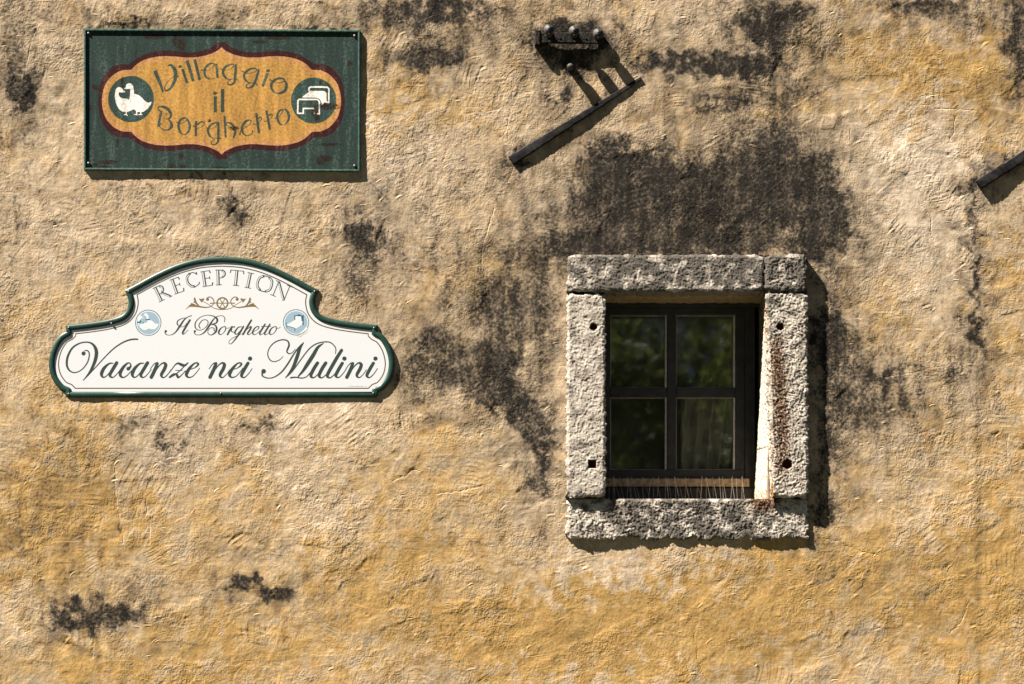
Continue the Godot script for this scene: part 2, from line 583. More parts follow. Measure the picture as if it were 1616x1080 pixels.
func plaster_height() -> void:
	var w := TW / 4
	var h := TH / 4
	var low := PackedFloat32Array()
	low.resize(w * h)
	var a := noise(101, 1.0 / 330.0, 2)
	var b := noise(102, 1.0 / 95.0, 3)
	b.domain_warp_enabled = true
	b.domain_warp_amplitude = 40.0
	b.domain_warp_frequency = 0.01
	var r := noise(103, 1.0 / 70.0, 3, FastNoiseLite.TYPE_SIMPLEX_SMOOTH, FastNoiseLite.FRACTAL_RIDGED)
	for y in h:
		for x in w:
			var px := TX + 4.0 * x
			var py := TY + 4.0 * y
			var v := 7.0 * a.get_noise_2d(px, py) + 3.0 * b.get_noise_2d(px, py) + 0.7 * r.get_noise_2d(px * 0.8, py)
			# the newer coat at the far right lies a little deeper
			v -= 3.0 * smooth(1536.0, 1550.0, px + 3.0 * b.get_noise_2d(px * 3.0, py * 3.0)) * smooth(285.0, 310.0, py)
			# plaster drawn up to the stone frame
			var ring := maxf(absf(px - 1085.0) - 190.0, absf(py - 626.0) - 224.0)
			v += 2.0 * exp(-ring * ring / 500.0)
			# a ledge at the lower left
			v += 3.2 * smooth(945.0 + 9.0 * sin(px * 0.03), 925.0 + 9.0 * sin(px * 0.03), py) * smooth(880.0, 925.0, py) * smooth(330.0, 370.0, px) * smooth(490.0, 440.0, px)
			# flat bedding under the two signs
			var bed := maxf(smooth(30.0, 0.0, maxf(absf(px - 350.0) - 216.0, absf(py - 158.0) - 110.0)), smooth(30.0, 0.0, maxf(absf(px - 350.0) - 268.0, absf(py - 517.0) - 108.0)))
			v = lerpf(v, v * 0.2 - 1.5, bed)
			low[y * w + x] = v
	var base := up_full(low, w, h)
	var mask := PackedFloat32Array()
	mask.resize(w * h)
	var mn := noise(104, 1.0 / 120.0, 2)
	for y in h:
		for x in w:
			var px := TX + 4.0 * x
			var py := TY + 4.0 * y
			mask[y * w + x] = smooth(-0.05, 0.3, mn.get_noise_2d(px, py) + 0.25 * smooth(600.0, 760.0, py) - 0.1)
	var masks := up_full(mask, w, h)
	var dabs := trowel_dabs()
	var plates: PackedFloat32Array = dabs[0]
	var sandy: PackedFloat32Array = dabs[1]
	var grain := noise_bytes(noise(105, 0.2, 3))
	var crumb := noise_bytes(noise(106, 0.06, 3, FastNoiseLite.TYPE_SIMPLEX_SMOOTH, FastNoiseLite.FRACTAL_RIDGED))
	var lumps := noise_bytes(noise(107, 0.085, 3, FastNoiseLite.TYPE_PERLIN))
	var comb := streak_bytes(noise(108, 0.16, 2), 14, 1)
	var out := parallel(TH, func(y0: int, y1: int) -> PackedFloat32Array:
		var o := PackedFloat32Array()
		o.resize((y1 - y0) * TW)
		var i := y0 * TW
		for k in o.size():
			var m := masks[i]
			o[k] = base[i] + plates[i] + (grain[i] * 0.0094 + lumps[i] * 0.0054) * sandy[i] * (1.15 - 0.4 * m) + crumb[i] * 0.0045 + comb[i] * 0.0026 * m
			i += 1
		return o)
	var hgt := PackedFloat32Array()
	for o in out:
		hgt.append_array(o)
	var rng := RandomNumberGenerator.new()
	rng.seed = 77
	var flow := noise(109, 1.0 / 240.0, 2)
	for k in 2400:
		var x := rng.randf_range(0, TW)
		var y := rng.randf_range(0, TH)
		var ang := 2.6 * flow.get_noise_2d(x, y) + rng.randfn(0.0, 0.35)
		if y + TY > 640.0:
			ang *= 0.5
		var len := 10.0 + 55.0 * pow(rng.randf(), 2.2)
		stamp(hgt, x, y, ang, len, rng.randf_range(1.3, 3.4), rng.randf_range(0.2, 0.75), rng.randf_range(-0.09, 0.09))
	# bunches of parallel strokes of the same trowel
	for k in 150:
		var x := rng.randf_range(0, TW)
		var y := rng.randf_range(0, TH)
		var ang := rng.randf_range(0.0, PI)
		var n := rng.randi_range(5, 12)
		var gap := rng.randf_range(4.0, 8.0)
		var len := rng.randf_range(20.0, 60.0)
		var bend := rng.randf_range(-0.1, 0.1)
		for j in n:
			var q := (j - n * 0.5) * gap
			stamp(hgt, x - sin(ang) * q + rng.randf_range(-4, 4), y + cos(ang) * q, ang + rng.randfn(0.0, 0.05), len * rng.randf_range(0.6, 1.2), gap * 0.4, rng.randf_range(0.3, 0.8), bend)
	# long edges where one trowelful ends
	for k in 90:
		var x := rng.randf_range(0, TW)
		var y := rng.randf_range(0, TH)
		stamp(hgt, x, y, 2.2 * flow.get_noise_2d(x + 500, y) + rng.randfn(0.0, 0.5), rng.randf_range(40, 130), rng.randf_range(2.0, 5.5), rng.randf_range(0.25, 0.7), rng.randf_range(-0.12, 0.12))
	# nicks and pits
	for k in 700:
		var ang := rng.randf_range(-0.9, 0.3)
		stamp(hgt, rng.randf_range(0, TW), rng.randf_range(0, TH), ang, rng.randf_range(6, 15), rng.randf_range(1.2, 2.6), rng.randf_range(1.0, 2.6), 0.1)
	# hairline cracks where the photograph has them
	for c in [
		[Vector2(1096, 1000), Vector2(1100, 1040), Vector2(1118, 1078)], [Vector2(1500, 1000), Vector2(1520, 975), Vector2(1530, 950)],
		[Vector2(1509, 185), Vector2(1506, 210), Vector2(1498, 222)], [Vector2(1456, 165), Vector2(1500, 172), Vector2(1540, 176)],
		[Vector2(60, 40), Vector2(42, 100), Vector2(40, 130)], [Vector2(620, 760), Vector2(650, 742), Vector2(666, 748)],
		[Vector2(1390, 598), Vector2(1462, 583)], [Vector2(1300, 850), Vector2(1390, 878)], [Vector2(780, 330), Vector2(760, 400), Vector2(770, 470)],
		[Vector2(1450, 320), Vector2(1470, 345), Vector2(1475, 380)], [Vector2(148, 985), Vector2(146, 1040)], [Vector2(690, 780), Vector2(760, 768)],
		[Vector2(10, 560), Vector2(36, 610)], [Vector2(182, 740), Vector2(184, 800), Vector2(195, 860)], [Vector2(230, 790), Vector2(236, 860)],
	]:
		carve(hgt, c, 2.4, 1.5, rng)
	for n in 26:
		var p := Vector2(rng.randf_range(0, 1616), rng.randf_range(0, 1080))
		var ang := rng.randf() * TAU
		var path := [p]
		for k in rng.randi_range(2, 5):
			ang += rng.randfn(0.0, 0.5)
			p += Vector2.from_angle(ang) * rng.randf_range(12, 34)
			path.append(p)
		carve(hgt, path, rng.randf_range(0.8, 1.8), rng.randf_range(1.2, 1.5), rng)
	height_full = hgt


func h_at(x: float, y: float) -> float:
	# relief in metres at a drawing point, mirrored outside the worked sheet
	var ix := int(round(x - TX))
	var iy := int(round(y - TY))
	ix = absi(ix)
	iy = absi(iy)
	ix = ix % (2 * TW)
	iy = iy % (2 * TH)
	ix = 2 * TW - 1 - ix if ix >= TW else ix
	iy = 2 * TH - 1 - iy if iy >= TH else iy
	return height_full[iy * TW + ix] * 0.001


func plaster_material(bump: PackedFloat32Array) -> StandardMaterial3D:
	var ochre := up_full(blob_field(ochre_blobs(), 90.0, 201), TW / 4, TH / 4)
	var pale := up_full(blob_field(pale_blobs(), 80.0, 211), TW / 4, TH / 4)
	var mould := up_full(blob_field(mould_blobs(), 26.0, 221), TW / 4, TH / 4)
	var wide := []
	for q in mould_blobs():
		wide.append([q[0], q[1] + 6.0, q[2] * 1.5 + 10.0, q[3] * 1.6 + 12.0, q[4] * 0.55] + ([q[5]] if q.size() > 5 else []))
	var dirt := up_full(blob_field(wide, 50.0, 241), TW / 4, TH / 4)
	var cloud := noise_bytes(noise(231, 0.011, 5))
	var wash := noise_bytes(noise(232, 0.03, 4))
	var grain := noise_bytes(noise(233, 0.2, 2))
	var speck := noise_bytes(noise(234, 0.06, 5))
	var smear := noise_bytes(noise(236, 0.022, 5))
	var runs := streak_bytes(noise(238, 0.045, 4), 1, 8)
	var fleck := noise_bytes(noise(237, 0.13, 2))
	var drip := streak_bytes(noise(235, 0.06, 5), 1, 3)
	var out := parallel(TH, func(y0: int, y1: int) -> PackedByteArray:
		var o := PackedByteArray()
		o.resize((y1 - y0) * TW * 3)
		var i := y0 * TW
		var j := 0
		for y in range(y0, y1):
			var low := 0.30 * smooth(560.0, 1000.0, y + TY)
			var up := 0.12 * smooth(760.0, 480.0, y + TY)
			for x in TW:
				var g := grain[i] / 255.0 - 0.5
				var s := speck[i] / 255.0 - 0.5
				var c := cloud[i] / 255.0 - 0.5
				var w := wash[i] / 255.0 - 0.5
				var d := drip[i] / 255.0 - 0.5
				var e := smear[i] / 255.0 - 0.5
				var ru := runs[i] / 255.0 - 0.5
				var fl := fleck[i] / 255.0 - 0.5
				var t := clampf((ochre[i] * 0.8 + low + c * 1.0 + w * 0.55 + e * 0.7 + s * 0.25 + g * 0.2 - pale[i] * 0.5 + 0.10) / 1.15, 0.0, 1.0)
				# lime-washed cream to yellow ochre
				var r := lerpf(0.45, 0.405, t)
				var gg := lerpf(0.342, 0.262, t)
				var b := lerpf(0.226, 0.100, t)
				# browner where the ochre wash lay thick
				var k := clampf((t - 0.4 + s * 0.7 + e * 1.8 + d * 0.5) * 1.1, 0.0, 1.0) * 0.5
				r = lerpf(r, 0.27, k)
				gg = lerpf(gg, 0.145, k)
				b = lerpf(b, 0.036, k)
				# a chalky bloom
				var p := clampf((pale[i] * 1.0 + e * 1.6 + w * 1.1 + s * 0.7 - 0.36) * 1.0, 0.0, 1.0) * 0.75
				r = lerpf(r, 0.53, p)
				gg = lerpf(gg, 0.435, p)
				b = lerpf(b, 0.33, p)
				var v := 1.0 + g * 0.5 + s * 0.35 + c * 0.3 + w * 0.35 + e * 0.3
				# a thin wash of brown dirt, then of soot, then black mould in its heart
				var m := minf(mould[i], 1.3) + up
				var q := clampf(maxf(m * 0.9, minf(dirt[i], 0.9) * (0.85 + e * 1.2 + ru * 0.8) + up) + c * 0.35 + d * 0.4 + e * 0.7 + s * 0.4 + g * 0.3 - 0.12, 0.0, 1.0) * 0.72
				r = lerpf(r * v, 0.135, q)
				gg = lerpf(gg * v, 0.1, q)
				b = lerpf(b * v, 0.066, q)
				q = clampf((m * 1.1 + d * 0.3 + ru * 0.6 + e * 0.5 + s * 0.35 + fl * 1.0 + g * 0.9 - 0.36) * 0.9, 0.0, 1.0) * 0.86
				r = lerpf(r, 0.042, q)
				gg = lerpf(gg, 0.036, q)
				b = lerpf(b, 0.03, q)
				q = clampf((m * 1.0 + d * 0.4 + ru * 0.8 + e * 0.9 + s * 0.4 + fl * 0.9 + g * 0.9 - 0.64) * 0.95, 0.0, 1.0) * 0.87
				r = lerpf(r, 0.010, q)
				gg = lerpf(gg, 0.009, q)
				b = lerpf(b, 0.008, q)
				o[j] = int(pow(clampf(r, 0.0, 1.0), 0.4545) * 255.0)
				o[j + 1] = int(pow(clampf(gg, 0.0, 1.0), 0.4545) * 255.0)
				o[j + 2] = int(pow(clampf(b, 0.0, 1.0), 0.4545) * 255.0)
				i += 1
				j += 3
		return o)
	var data := PackedByteArray()
	for o in out:
		data.append_array(o)
	var m := plain(Color.WHITE, 0.96)
	m.metallic_specular = 0.1
	m.albedo_texture = ImageTexture.create_from_image(Image.create_from_data(TW, TH, false, Image.FORMAT_RGB8, data))
	m.heightmap_enabled = true
	m.heightmap_scale = 1.0
	m.heightmap_texture = ImageTexture.create_from_image(Image.create_from_data(TW, TH, false, Image.FORMAT_RF, bump.to_byte_array()))
	return m


# one sheet of plaster between two drawing points; cells inside the window opening are left out
func plaster_sheet(x0: float, y0: float, x1: float, y1: float, step: float, relief: Callable) -> ArrayMesh:
	var nx := int(round((x1 - x0) / step))
	var ny := int(round((y1 - y0) / step))
	var out := parallel(ny + 1, func(a: int, b: int) -> Array:
		var v := PackedVector3Array()
		var n := PackedVector3Array()
		var uv := PackedVector2Array()
		for j in range(a, b):
			var y := y0 + (y1 - y0) * j / ny
			for i in nx + 1:
				var x := x0 + (x1 - x0) * i / nx
				v.append(Vector3((x - 808.0) / U, 1.6 + (960.0 - y) / U, relief.call(i, j)))
				var gx: float = (relief.call(i + 1, j) - relief.call(i - 1, j)) / (2.0 * step / U)
				var gy: float = (relief.call(i, j - 1) - relief.call(i, j + 1)) / (2.0 * step / U)
				n.append(Vector3(-gx, -gy, 1.0).normalized())
				uv.append(Vector2(mirrored((x - TX) / TW), mirrored((y - TY) / TH)))
		return [v, n, uv])
	var v := PackedVector3Array()
	var n := PackedVector3Array()
	var uv := PackedVector2Array()
	for o in out:
		v.append_array(o[0])
		n.append_array(o[1])
		uv.append_array(o[2])
	var idx := PackedInt32Array()
	for j in ny:
		var y := y0 + (y1 - y0) * (j + 0.5) / ny
		for i in nx:
			var x := x0 + (x1 - x0) * (i + 0.5) / nx
			if x > 904.0 and x < 1264.0 and y > 410.0 and y < 840.0:
				continue
			var k := j * (nx + 1) + i
			idx.append_array([k, k + 1, k + nx + 2, k, k + nx + 2, k + nx + 1])
	var arr := []
	arr.resize(Mesh.ARRAY_MAX)
	arr[Mesh.ARRAY_VERTEX] = v
	arr[Mesh.ARRAY_NORMAL] = n
	arr[Mesh.ARRAY_TEX_UV] = uv
	arr[Mesh.ARRAY_INDEX] = idx
	var me := ArrayMesh.new()
	me.add_surface_from_arrays(Mesh.PRIMITIVE_TRIANGLES, arr)
	return me


func mirrored(t: float) -> float:
	return pingpong(t, 1.0)


func make_building() -> void:
	plaster_height()
	var im := Image.create_from_data(TW, TH, false, Image.FORMAT_RF, height_full.to_byte_array())
	im.resize(TW / 2, TH / 2, Image.INTERPOLATE_BILINEAR)
	var low := im.get_data().to_float32_array()
	im.resize(TW, TH, Image.INTERPOLATE_CUBIC)
	var back := im.get_data().to_float32_array()
	var bump := PackedFloat32Array()
	bump.resize(TW * TH)
	for i in bump.size():
		bump[i] = 0.5 + (height_full[i] - back[i]) * 0.1
	var m := plaster_material(bump)
	var t := thing("plaster_building", "weathered ochre plaster house wall with black mould stains", "building")
	var lw := TW / 2
	var lh := TH / 2
	var near := func(i: int, j: int) -> float:
		return low[clampi(j, 0, lh - 1) * lw + clampi(i, 0, lw - 1)] * 0.001
	part("plaster_face", plaster_sheet(TX + 0.5, TY + 0.5, TX + TW - 1.5, TY + TH - 1.5, 2.0, near), m, t)
	var far_sheet := func(x0: float, y0: float, x1: float, y1: float, step: float) -> ArrayMesh:
		return plaster_sheet(x0, y0, x1, y1, step, func(i: int, j: int) -> float: return h_at(x0 + i * step, y0 + j * step))
	for q in [[TX - 560.0, TY, TX, TY + TH, 4.0], [TX + TW - 2.0, TY, TX + TW + 558.0, TY + TH, 4.0], [TX, TY - 320.0, TX + TW, TY, 4.0], [TX, TY + TH - 2.0, TX + TW, TY + TH + 382.0, 8.0],
			[TX - 560.0, TY - 320.0, TX, TY, 16.0], [TX + TW - 2.0, TY - 320.0, TX + TW + 558.0, TY, 16.0], [TX - 3200.0, TY - 320.0, TX - 560.0, TY + TH, 16.0], [TX + TW + 558.0, TY - 320.0, TX + TW + 3198.0, TY + TH, 16.0],
			[TX - 3200.0, TY - 1040.0, TX + TW + 3200.0, TY - 320.0, 16.0], [TX - 3200.0, TY + TH, TX, TY + TH + 384.0, 16.0], [TX + TW - 2.0, TY + TH, TX + TW + 3198.0, TY + TH + 384.0, 16.0]]:
		part("plaster_face", far_sheet.call(q[0], q[1], q[2], q[3], q[4]), m, t)
	# the body of the wall round the opening
	var l := at(940, 0).x
	var r := at(1240, 0).x
	var top := at(0, 440).y
	var low_y := at(0, 812).y
	part("wall_core", box_mesh(Vector3(-10.4, -0.3, -0.42), Vector3(l, 6.98, -0.03)), mats.core, t)
	part("wall_core", box_mesh(Vector3(r, -0.3, -0.42), Vector3(10.4, 6.98, -0.03)), mats.core, t)
	part("wall_core", box_mesh(Vector3(l, top, -0.42), Vector3(r, 6.98, -0.03)), mats.core, t)
	part("wall_core", box_mesh(Vector3(l, -0.3, -0.42), Vector3(r, low_y, -0.03)), mats.core, t)
	# the room behind the window
	part("side_wall", box_mesh(Vector3(-2.4, 0.0, -4.0), Vector3(-2.2, 4.2, -0.42)), mats.inside, t)
	part("side_wall", box_mesh(Vector3(3.2, 0.0, -4.0), Vector3(3.4, 4.2, -0.42)), mats.inside, t)
	part("back_wall", box_mesh(Vector3(-2.4, 0.0, -4.2), Vector3(3.4, 4.2, -4.0)), mats.inside, t)
	part("room_floor", box_mesh(Vector3(-2.4, -0.2, -4.2), Vector3(3.4, 0.0, -0.42)), mats.inside, t)
	part("room_ceiling", box_mesh(Vector3(-2.4, 4.2, -4.2), Vector3(3.4, 4.4, -0.42)), mats.inside, t)
	part("roof", box_mesh(Vector3(-10.5, 6.98, -6.0), Vector3(10.5, 7.2, 0.02)), mats.core, t)
	# linings of the opening
	var a := at(940, 462)
	var b := at(1240, 440)
	part("opening_soffit", soffit(), mats.stone, t)
	part("opening_soffit", box_mesh(Vector3(a.x, a.y + 0.012, -0.419), Vector3(b.x, b.y, -0.005)), mats.soffit, t)
	part("opening_reveal", box_mesh(Vector3(l, at(0, 812).y, -0.418), Vector3(at(955, 0).x, top, -0.006)), mats.soffit, t)
	part("opening_reveal", box_mesh(Vector3(at(1213, 0).x, at(0, 812).y, -0.416), Vector3(r, top, -0.007)), mats.reveal_shaded, t)
	part("painted_jamb_liner", painted_liner(), mats.stone, t)
	part("opening_sill", box_mesh(Vector3(l, low_y, -0.417), Vector3(r, at(0, 788).y, -0.004)), mats.soffit, t)


# underside of the opening: plaster laid on by hand
func soffit() -> ArrayMesh:
	var n := noise(301, 18.0, 3)
	var n2 := noise(302, 60.0, 2)
	var nx := 140
	var nz := 50
	return grid_mesh(nx, nz, func(u: float, v: float) -> Vector3:
		var x := lerpf(at(948, 0).x, at(1226, 0).x, u)
		var z := lerpf(-0.3, 0.0, v)
		return Vector3(x, at(0, 463).y + 0.004 + 0.005 * n.get_noise_2d(x, z) + 0.002 * n2.get_noise_2d(x, z), z),
	func(u: float, v: float, p: Vector3) -> Color:
		var k := clampf(0.5 + n2.get_noise_2d(p.x * 0.7, p.z) + 0.7 * n.get_noise_2d(p.x, p.z), 0.0, 1.0)
		return Color(lerpf(0.28, 0.42, k), lerpf(0.19, 0.31, k), lerpf(0.1, 0.19, k)))


# right-hand side of the opening: a painted liner board whose inner edge runs aslant, its white paint peeling
func painted_liner() -> ArrayMesh:
	var n := noise(311, 25.0, 3)
	var f := noise(312, 75.0, 3)
	var g := noise(313, 45.0, 2)
	return grid_mesh(124, 420, func(u: float, v: float) -> Vector3:
		var y := lerpf(at(0, 449).y, at(0, 799).y, v)
		var inner := minf(0.026, -(v * 0.875 - 0.027) / 3.1 + 0.035) + 0.005 * n.get_noise_1d(y * 1.5) + (0.016 if v > 0.7 and v < 0.73 else 0.0)
		var front := lerpf(1207.0, 1219.5, v)
		var k := minf(u / 0.97, 1.0)
		var z := lerpf(0.034, inner, k)
		var x := (lerpf(front, lerpf(1206.0, 1202.0, v), k) - 808.0) / U
		if u > 0.97:
			x += 0.02 * (u - 0.97) / 0.03
		var chip := 0.0015 if f.get_noise_2d(z * 1.3, y) > 0.22 else 0.0
		return Vector3(x + 0.002 * n.get_noise_2d(z, y) + chip, y, z),
	func(u: float, v: float, p: Vector3) -> Color:
		var c := Color(0.56, 0.52, 0.45)
		var e := f.get_noise_2d(p.z * 1.3, p.y)
		var low := g.get_noise_2d(p.z, p.y)
		c *= 0.95 + 0.35 * low
		c = c.lerp(Color(0.34, 0.27, 0.17), clampf((low + 0.6 * e) * 1.6, 0.0, 0.6))
		if e > 0.08 + 0.24 * smooth(1.0, -3.0, p.z / 0.034):
			c = Color(0.07, 0.045, 0.03)
		var edge := p.z / 0.034
		var rust := smooth(-0.6, 1.0, edge) * 0.95 + smooth(0.86, 0.98, v) * 0.9 + low * 0.5 + e * 1.1
		c = c.lerp(Color(0.3, 0.13, 0.035), clampf((rust - 0.45) * 2.2, 0.0, 1.0))
		c = c.lerp(Color(0.03, 0.02, 0.016), clampf((rust + e * 1.5 - 1.0) * 2.0, 0.0, 1.0))
		# the yellowed older coat along the inner edge
		return c.lerp(Color(0.42, 0.36, 0.15), clampf((u - 0.9 + low * 0.12) * 12.0, 0.0, 0.85)))


# a grid of points and colours with smooth normals; the front faces the side where u goes right and v goes down
func grid_mesh(nx: int, ny: int, where: Callable, color: Callable) -> ArrayMesh:
	var v := PackedVector3Array()
	var c := PackedColorArray()
	for j in ny + 1:
		for i in nx + 1:
			var p: Vector3 = where.call(float(i) / nx, float(j) / ny)
			v.append(p)
			c.append(color.call(float(i) / nx, float(j) / ny, p))
	return grid_from(v, c, nx, ny)


func grid_from(v: PackedVector3Array, c: PackedColorArray, nx: int, ny: int) -> ArrayMesh:
	var n := PackedVector3Array()
	n.resize(v.size())
	var idx := PackedInt32Array()
	for j in ny:
		for i in nx:
			var k := j * (nx + 1) + i
			idx.append_array([k, k + 1, k + nx + 2, k, k + nx + 2, k + nx + 1])
	for t in range(0, idx.size(), 3):
		var a := v[idx[t]]
		var f := (v[idx[t + 2]] - a).cross(v[idx[t + 1]] - a)
		for k in 3:
			n[idx[t + k]] += f
	for k in n.size():
		n[k] = n[k].normalized()
	var arr := []
	arr.resize(Mesh.ARRAY_MAX)
	arr[Mesh.ARRAY_VERTEX] = v
	arr[Mesh.ARRAY_NORMAL] = n
	arr[Mesh.ARRAY_COLOR] = c
	arr[Mesh.ARRAY_INDEX] = idx
	var me := ArrayMesh.new()
	me.add_surface_from_arrays(Mesh.PRIMITIVE_TRIANGLES, arr)
	return me


# ------------------------------------------------------------------ stones round the window
# o: x0, x1 (each at the top and at the bottom), y0, y1, z (front), rough, mould, scallop, holes
func stone_mesh(o: Dictionary, seed_: int) -> ArrayMesh:
	var big := noise(seed_, 0.022, 3)
	var mid := noise(seed_ + 1, 0.11, 3, FastNoiseLite.TYPE_SIMPLEX_SMOOTH, FastNoiseLite.FRACTAL_RIDGED)
	var chip := noise(seed_ + 2, 0.17, 2, FastNoiseLite.TYPE_CELLULAR)
	chip.cellular_return_type = FastNoiseLite.RETURN_CELL_VALUE
	chip.domain_warp_enabled = true
	chip.domain_warp_amplitude = 6.0
	chip.domain_warp_frequency = 0.08
	var fine := noise(seed_ + 3, 0.26, 2)
	var dirt := noise(seed_ + 4, 0.035, 4)
	var edge := noise(seed_ + 5, 0.05, 3)
	var pick := noise(seed_ + 6, 0.1, 2, FastNoiseLite.TYPE_PERLIN)
	var nx := int((maxf(o.x1[0], o.x1[1]) - minf(o.x0[0], o.x0[1])))
	var ny := int(o.y1 - o.y0)
	var holes: Array = o.get("holes", [])
	var rough: float = o.rough
	var v := PackedVector3Array()
	var c := PackedColorArray()
	# two rows beyond each edge of the front make the sides
	for j in range(-2, ny + 3):
		for i in range(-2, nx + 3):
			var u := clampf(float(i) / nx, 0.0, 1.0)
			var w := clampf(float(j) / ny, 0.0, 1.0)
			var x := lerpf(lerpf(o.x0[0], o.x0[1], w), lerpf(o.x1[0], o.x1[1], w), u)
			var y: float = lerpf(o.y0, o.y1, w)
			var ex := edge.get_noise_2d(y * 1.6, u * 300.0) * 4.2
			var ey := edge.get_noise_2d(x * 1.3 + 900.0, w * 300.0) * 3.0
			if o.get("scallop", 0.0) > 0.0:
				var sc := 1.0 - absf(sin(x * 0.052 + 1.7 * sin(x * 0.017)))
				ey -= w * o.scallop * (pow(sc, 1.6) + 0.25 * edge.get_noise_2d(x * 4.0, 7.0))
			var wob := smooth(0.5, 0.0, minf(minf(u, 1.0 - u) * nx, minf(w, 1.0 - w) * ny) / 16.0)
			var qx := x + ex * wob
			var qy := y + ey * (wob if o.get("scallop", 0.0) == 0.0 else w)
			var dx := minf(u, 1.0 - u) * nx
			var dy := minf(w, 1.0 - w) * ny
			var d := minf(dx, dy)
			var round_ := clampf(1.0 - d / 5.0, 0.0, 1.0)
			var bed := big.get_noise_2d(x, y)
			var h := rough * (2.2 * bed + 1.9 * mid.get_noise_2d(x, y) + 1.3 * chip.get_noise_2d(x, y * 1.2) + 0.75 * fine.get_noise_2d(x, y)) * (0.4 + 0.6 * clampf(d / 4.0, 0.0, 1.0))
			h -= 4.5 * round_ * round_
			# broken corners and picked holes
			var corner := sqrt(pow(minf(u, 1.0 - u) * nx, 2.0) + pow(minf(w, 1.0 - w) * ny, 2.0))
			h -= 9.0 * smooth(9.0 + 10.0 * edge.get_noise_2d(x * 0.5, y * 0.5), 0.0, corner)
			h -= 2.6 * rough * smooth(0.42, 0.7, pick.get_noise_2d(x, y * 1.1))
			var col := Color(0.49, 0.435, 0.37).lerp(Color(0.33, 0.285, 0.235), clampf(0.5 + 1.1 * dirt.get_noise_2d(x, y), 0.0, 1.0))
			var gr := fine.get_noise_2d(x * 0.8 + 50.0, y * 0.8)
			col *= 1.0 + 0.22 * gr
			var mo: float = o.mould.call(x, y)
			var t := clampf((mo + 1.6 * dirt.get_noise_2d(x * 0.9 + 300.0, y * 1.1) + 0.4 * gr + 0.25 * mid.get_noise_2d(x * 1.3 + 70, y) - 0.3) * 1.25, 0.0, 1.0)
			col = col.lerp(Color(0.072, 0.063, 0.054), 0.92 * t)
			var ru: float = o.rust.call(x, y) if o.has("rust") else 0.0
			if ru > 0.0:
				var e := ru + 0.8 * mid.get_noise_2d(x * 1.4, y * 1.4 + 60.0) + 1.0 * gr
				col = col.lerp(Color(0.16, 0.075, 0.032), 0.85 * clampf((e - 0.3) * 1.6, 0.0, 1.0) * clampf(ru * 2.5, 0.0, 1.0))
				col = col.lerp(Color(0.035, 0.02, 0.014), clampf((ru + 1.6 * fine.get_noise_2d(x * 0.9, y * 0.9 + 400.0) - 0.6) * 3.0, 0.0, 1.0))
				h += 0.8 * clampf(ru, 0.0, 1.0) * fine.get_noise_2d(x * 0.8, y * 0.8 + 400.0)
			for q in holes:
				var rx: float = x - q[0]
				var ry: float = y - q[1]
				var away := maxf(absf(rx), absf(ry)) if q[3] else sqrt(rx * rx + ry * ry) + 1.6 * mid.get_noise_2d(x * 1.5, y * 1.5)
				if away < q[2]:
					h -= 24.0 * smooth(q[2], q[2] - 2.2, away)
					col = Color(0.06, 0.026, 0.015) * (1.0 + 0.5 * gr)
			var z: float = o.z + h * 0.001
			if i < 0 or j < 0 or i > nx or j > ny:
				col = Color(0.2, 0.175, 0.145)
				z = o.z - 0.006 if maxi(maxi(-i, -j), maxi(i - nx, j - ny)) == 1 else -0.06
			v.append(at(qx, qy, o.z) * Vector3(1, 1, 0) + Vector3(0, 0, z))
			c.append(col)
	return grid_from(v, c, nx + 4, ny + 4)


func make_stone_surround() -> void:
	var t := thing("stone_window_surround", "rough grey limestone surround framing the small window", "window surround", at(1085, 852, 0.0))
	var lift := -t.position
	part("lintel_stone", stone_mesh({"x0": [895, 895], "x1": [1206, 1206], "y0": 402.0, "y1": 460.0, "z": 0.042, "rough": 0.95,
		"mould": func(x: float, y: float) -> float: return 1.05 - 0.3 * smooth(960.0, 900.0, x) - 0.3 * smooth(440.0, 462.0, y)}, 401), mats.stone, t, lift)
	part("lintel_stone", stone_mesh({"x0": [1208, 1208], "x1": [1273, 1273], "y0": 402.0, "y1": 460.0, "z": 0.046, "rough": 1.3,
		"mould": func(x: float, y: float) -> float: return 1.15}, 411), mats.stone, t, lift)
	part("jamb_stone", stone_mesh({"x0": [895, 894], "x1": [955, 956], "y0": 464.0, "y1": 785.0, "z": 0.038, "rough": 0.8,
		"holes": [[937, 516, 6.5, false], [935, 733, 6.5, true]],
		"mould": func(x: float, y: float) -> float: return 0.0}, 421), mats.stone, t, lift)
	part("jamb_stone", stone_mesh({"x0": [1208.5, 1220.5], "x1": [1274, 1276], "y0": 461.5, "y1": 785.0, "z": 0.042, "rough": 1.2,
		"holes": [[1232, 516, 6.5, false], [1243, 733, 8.5, false]],
		"mould": func(x: float, y: float) -> float: return 0.04 + 0.5 * smooth(520.0, 460.0, y),
		"rust": func(x: float, y: float) -> float:
			var c := 1226.0 + 8.0 * smooth(520.0, 700.0, y)
			return 0.8 * exp(-pow((x - c) / 12.0, 2.0)) * smooth(505.0, 560.0, y) * smooth(795.0, 690.0, y) + 0.5 * smooth(1232.0, 1220.0, x) * smooth(760.0, 785.0, y)}, 431), mats.stone, t, lift)
	part("sill_stone", stone_mesh({"x0": [895, 893], "x1": [1275, 1276], "y0": 787.5, "y1": 853.0, "z": 0.017, "rough": 1.3, "scallop": 7.0,
		"mould": func(x: float, y: float) -> float: return 0.1 + 0.85 * smooth(900.0, 990.0, x) * smooth(1250.0, 1190.0, x),
		"rust": func(x: float, y: float) -> float: return 0.95 * exp(-pow((x - 1208.0) / 22.0, 2.0)) * smooth(818.0, 790.0, y)}, 441), mats.stone, t, lift)


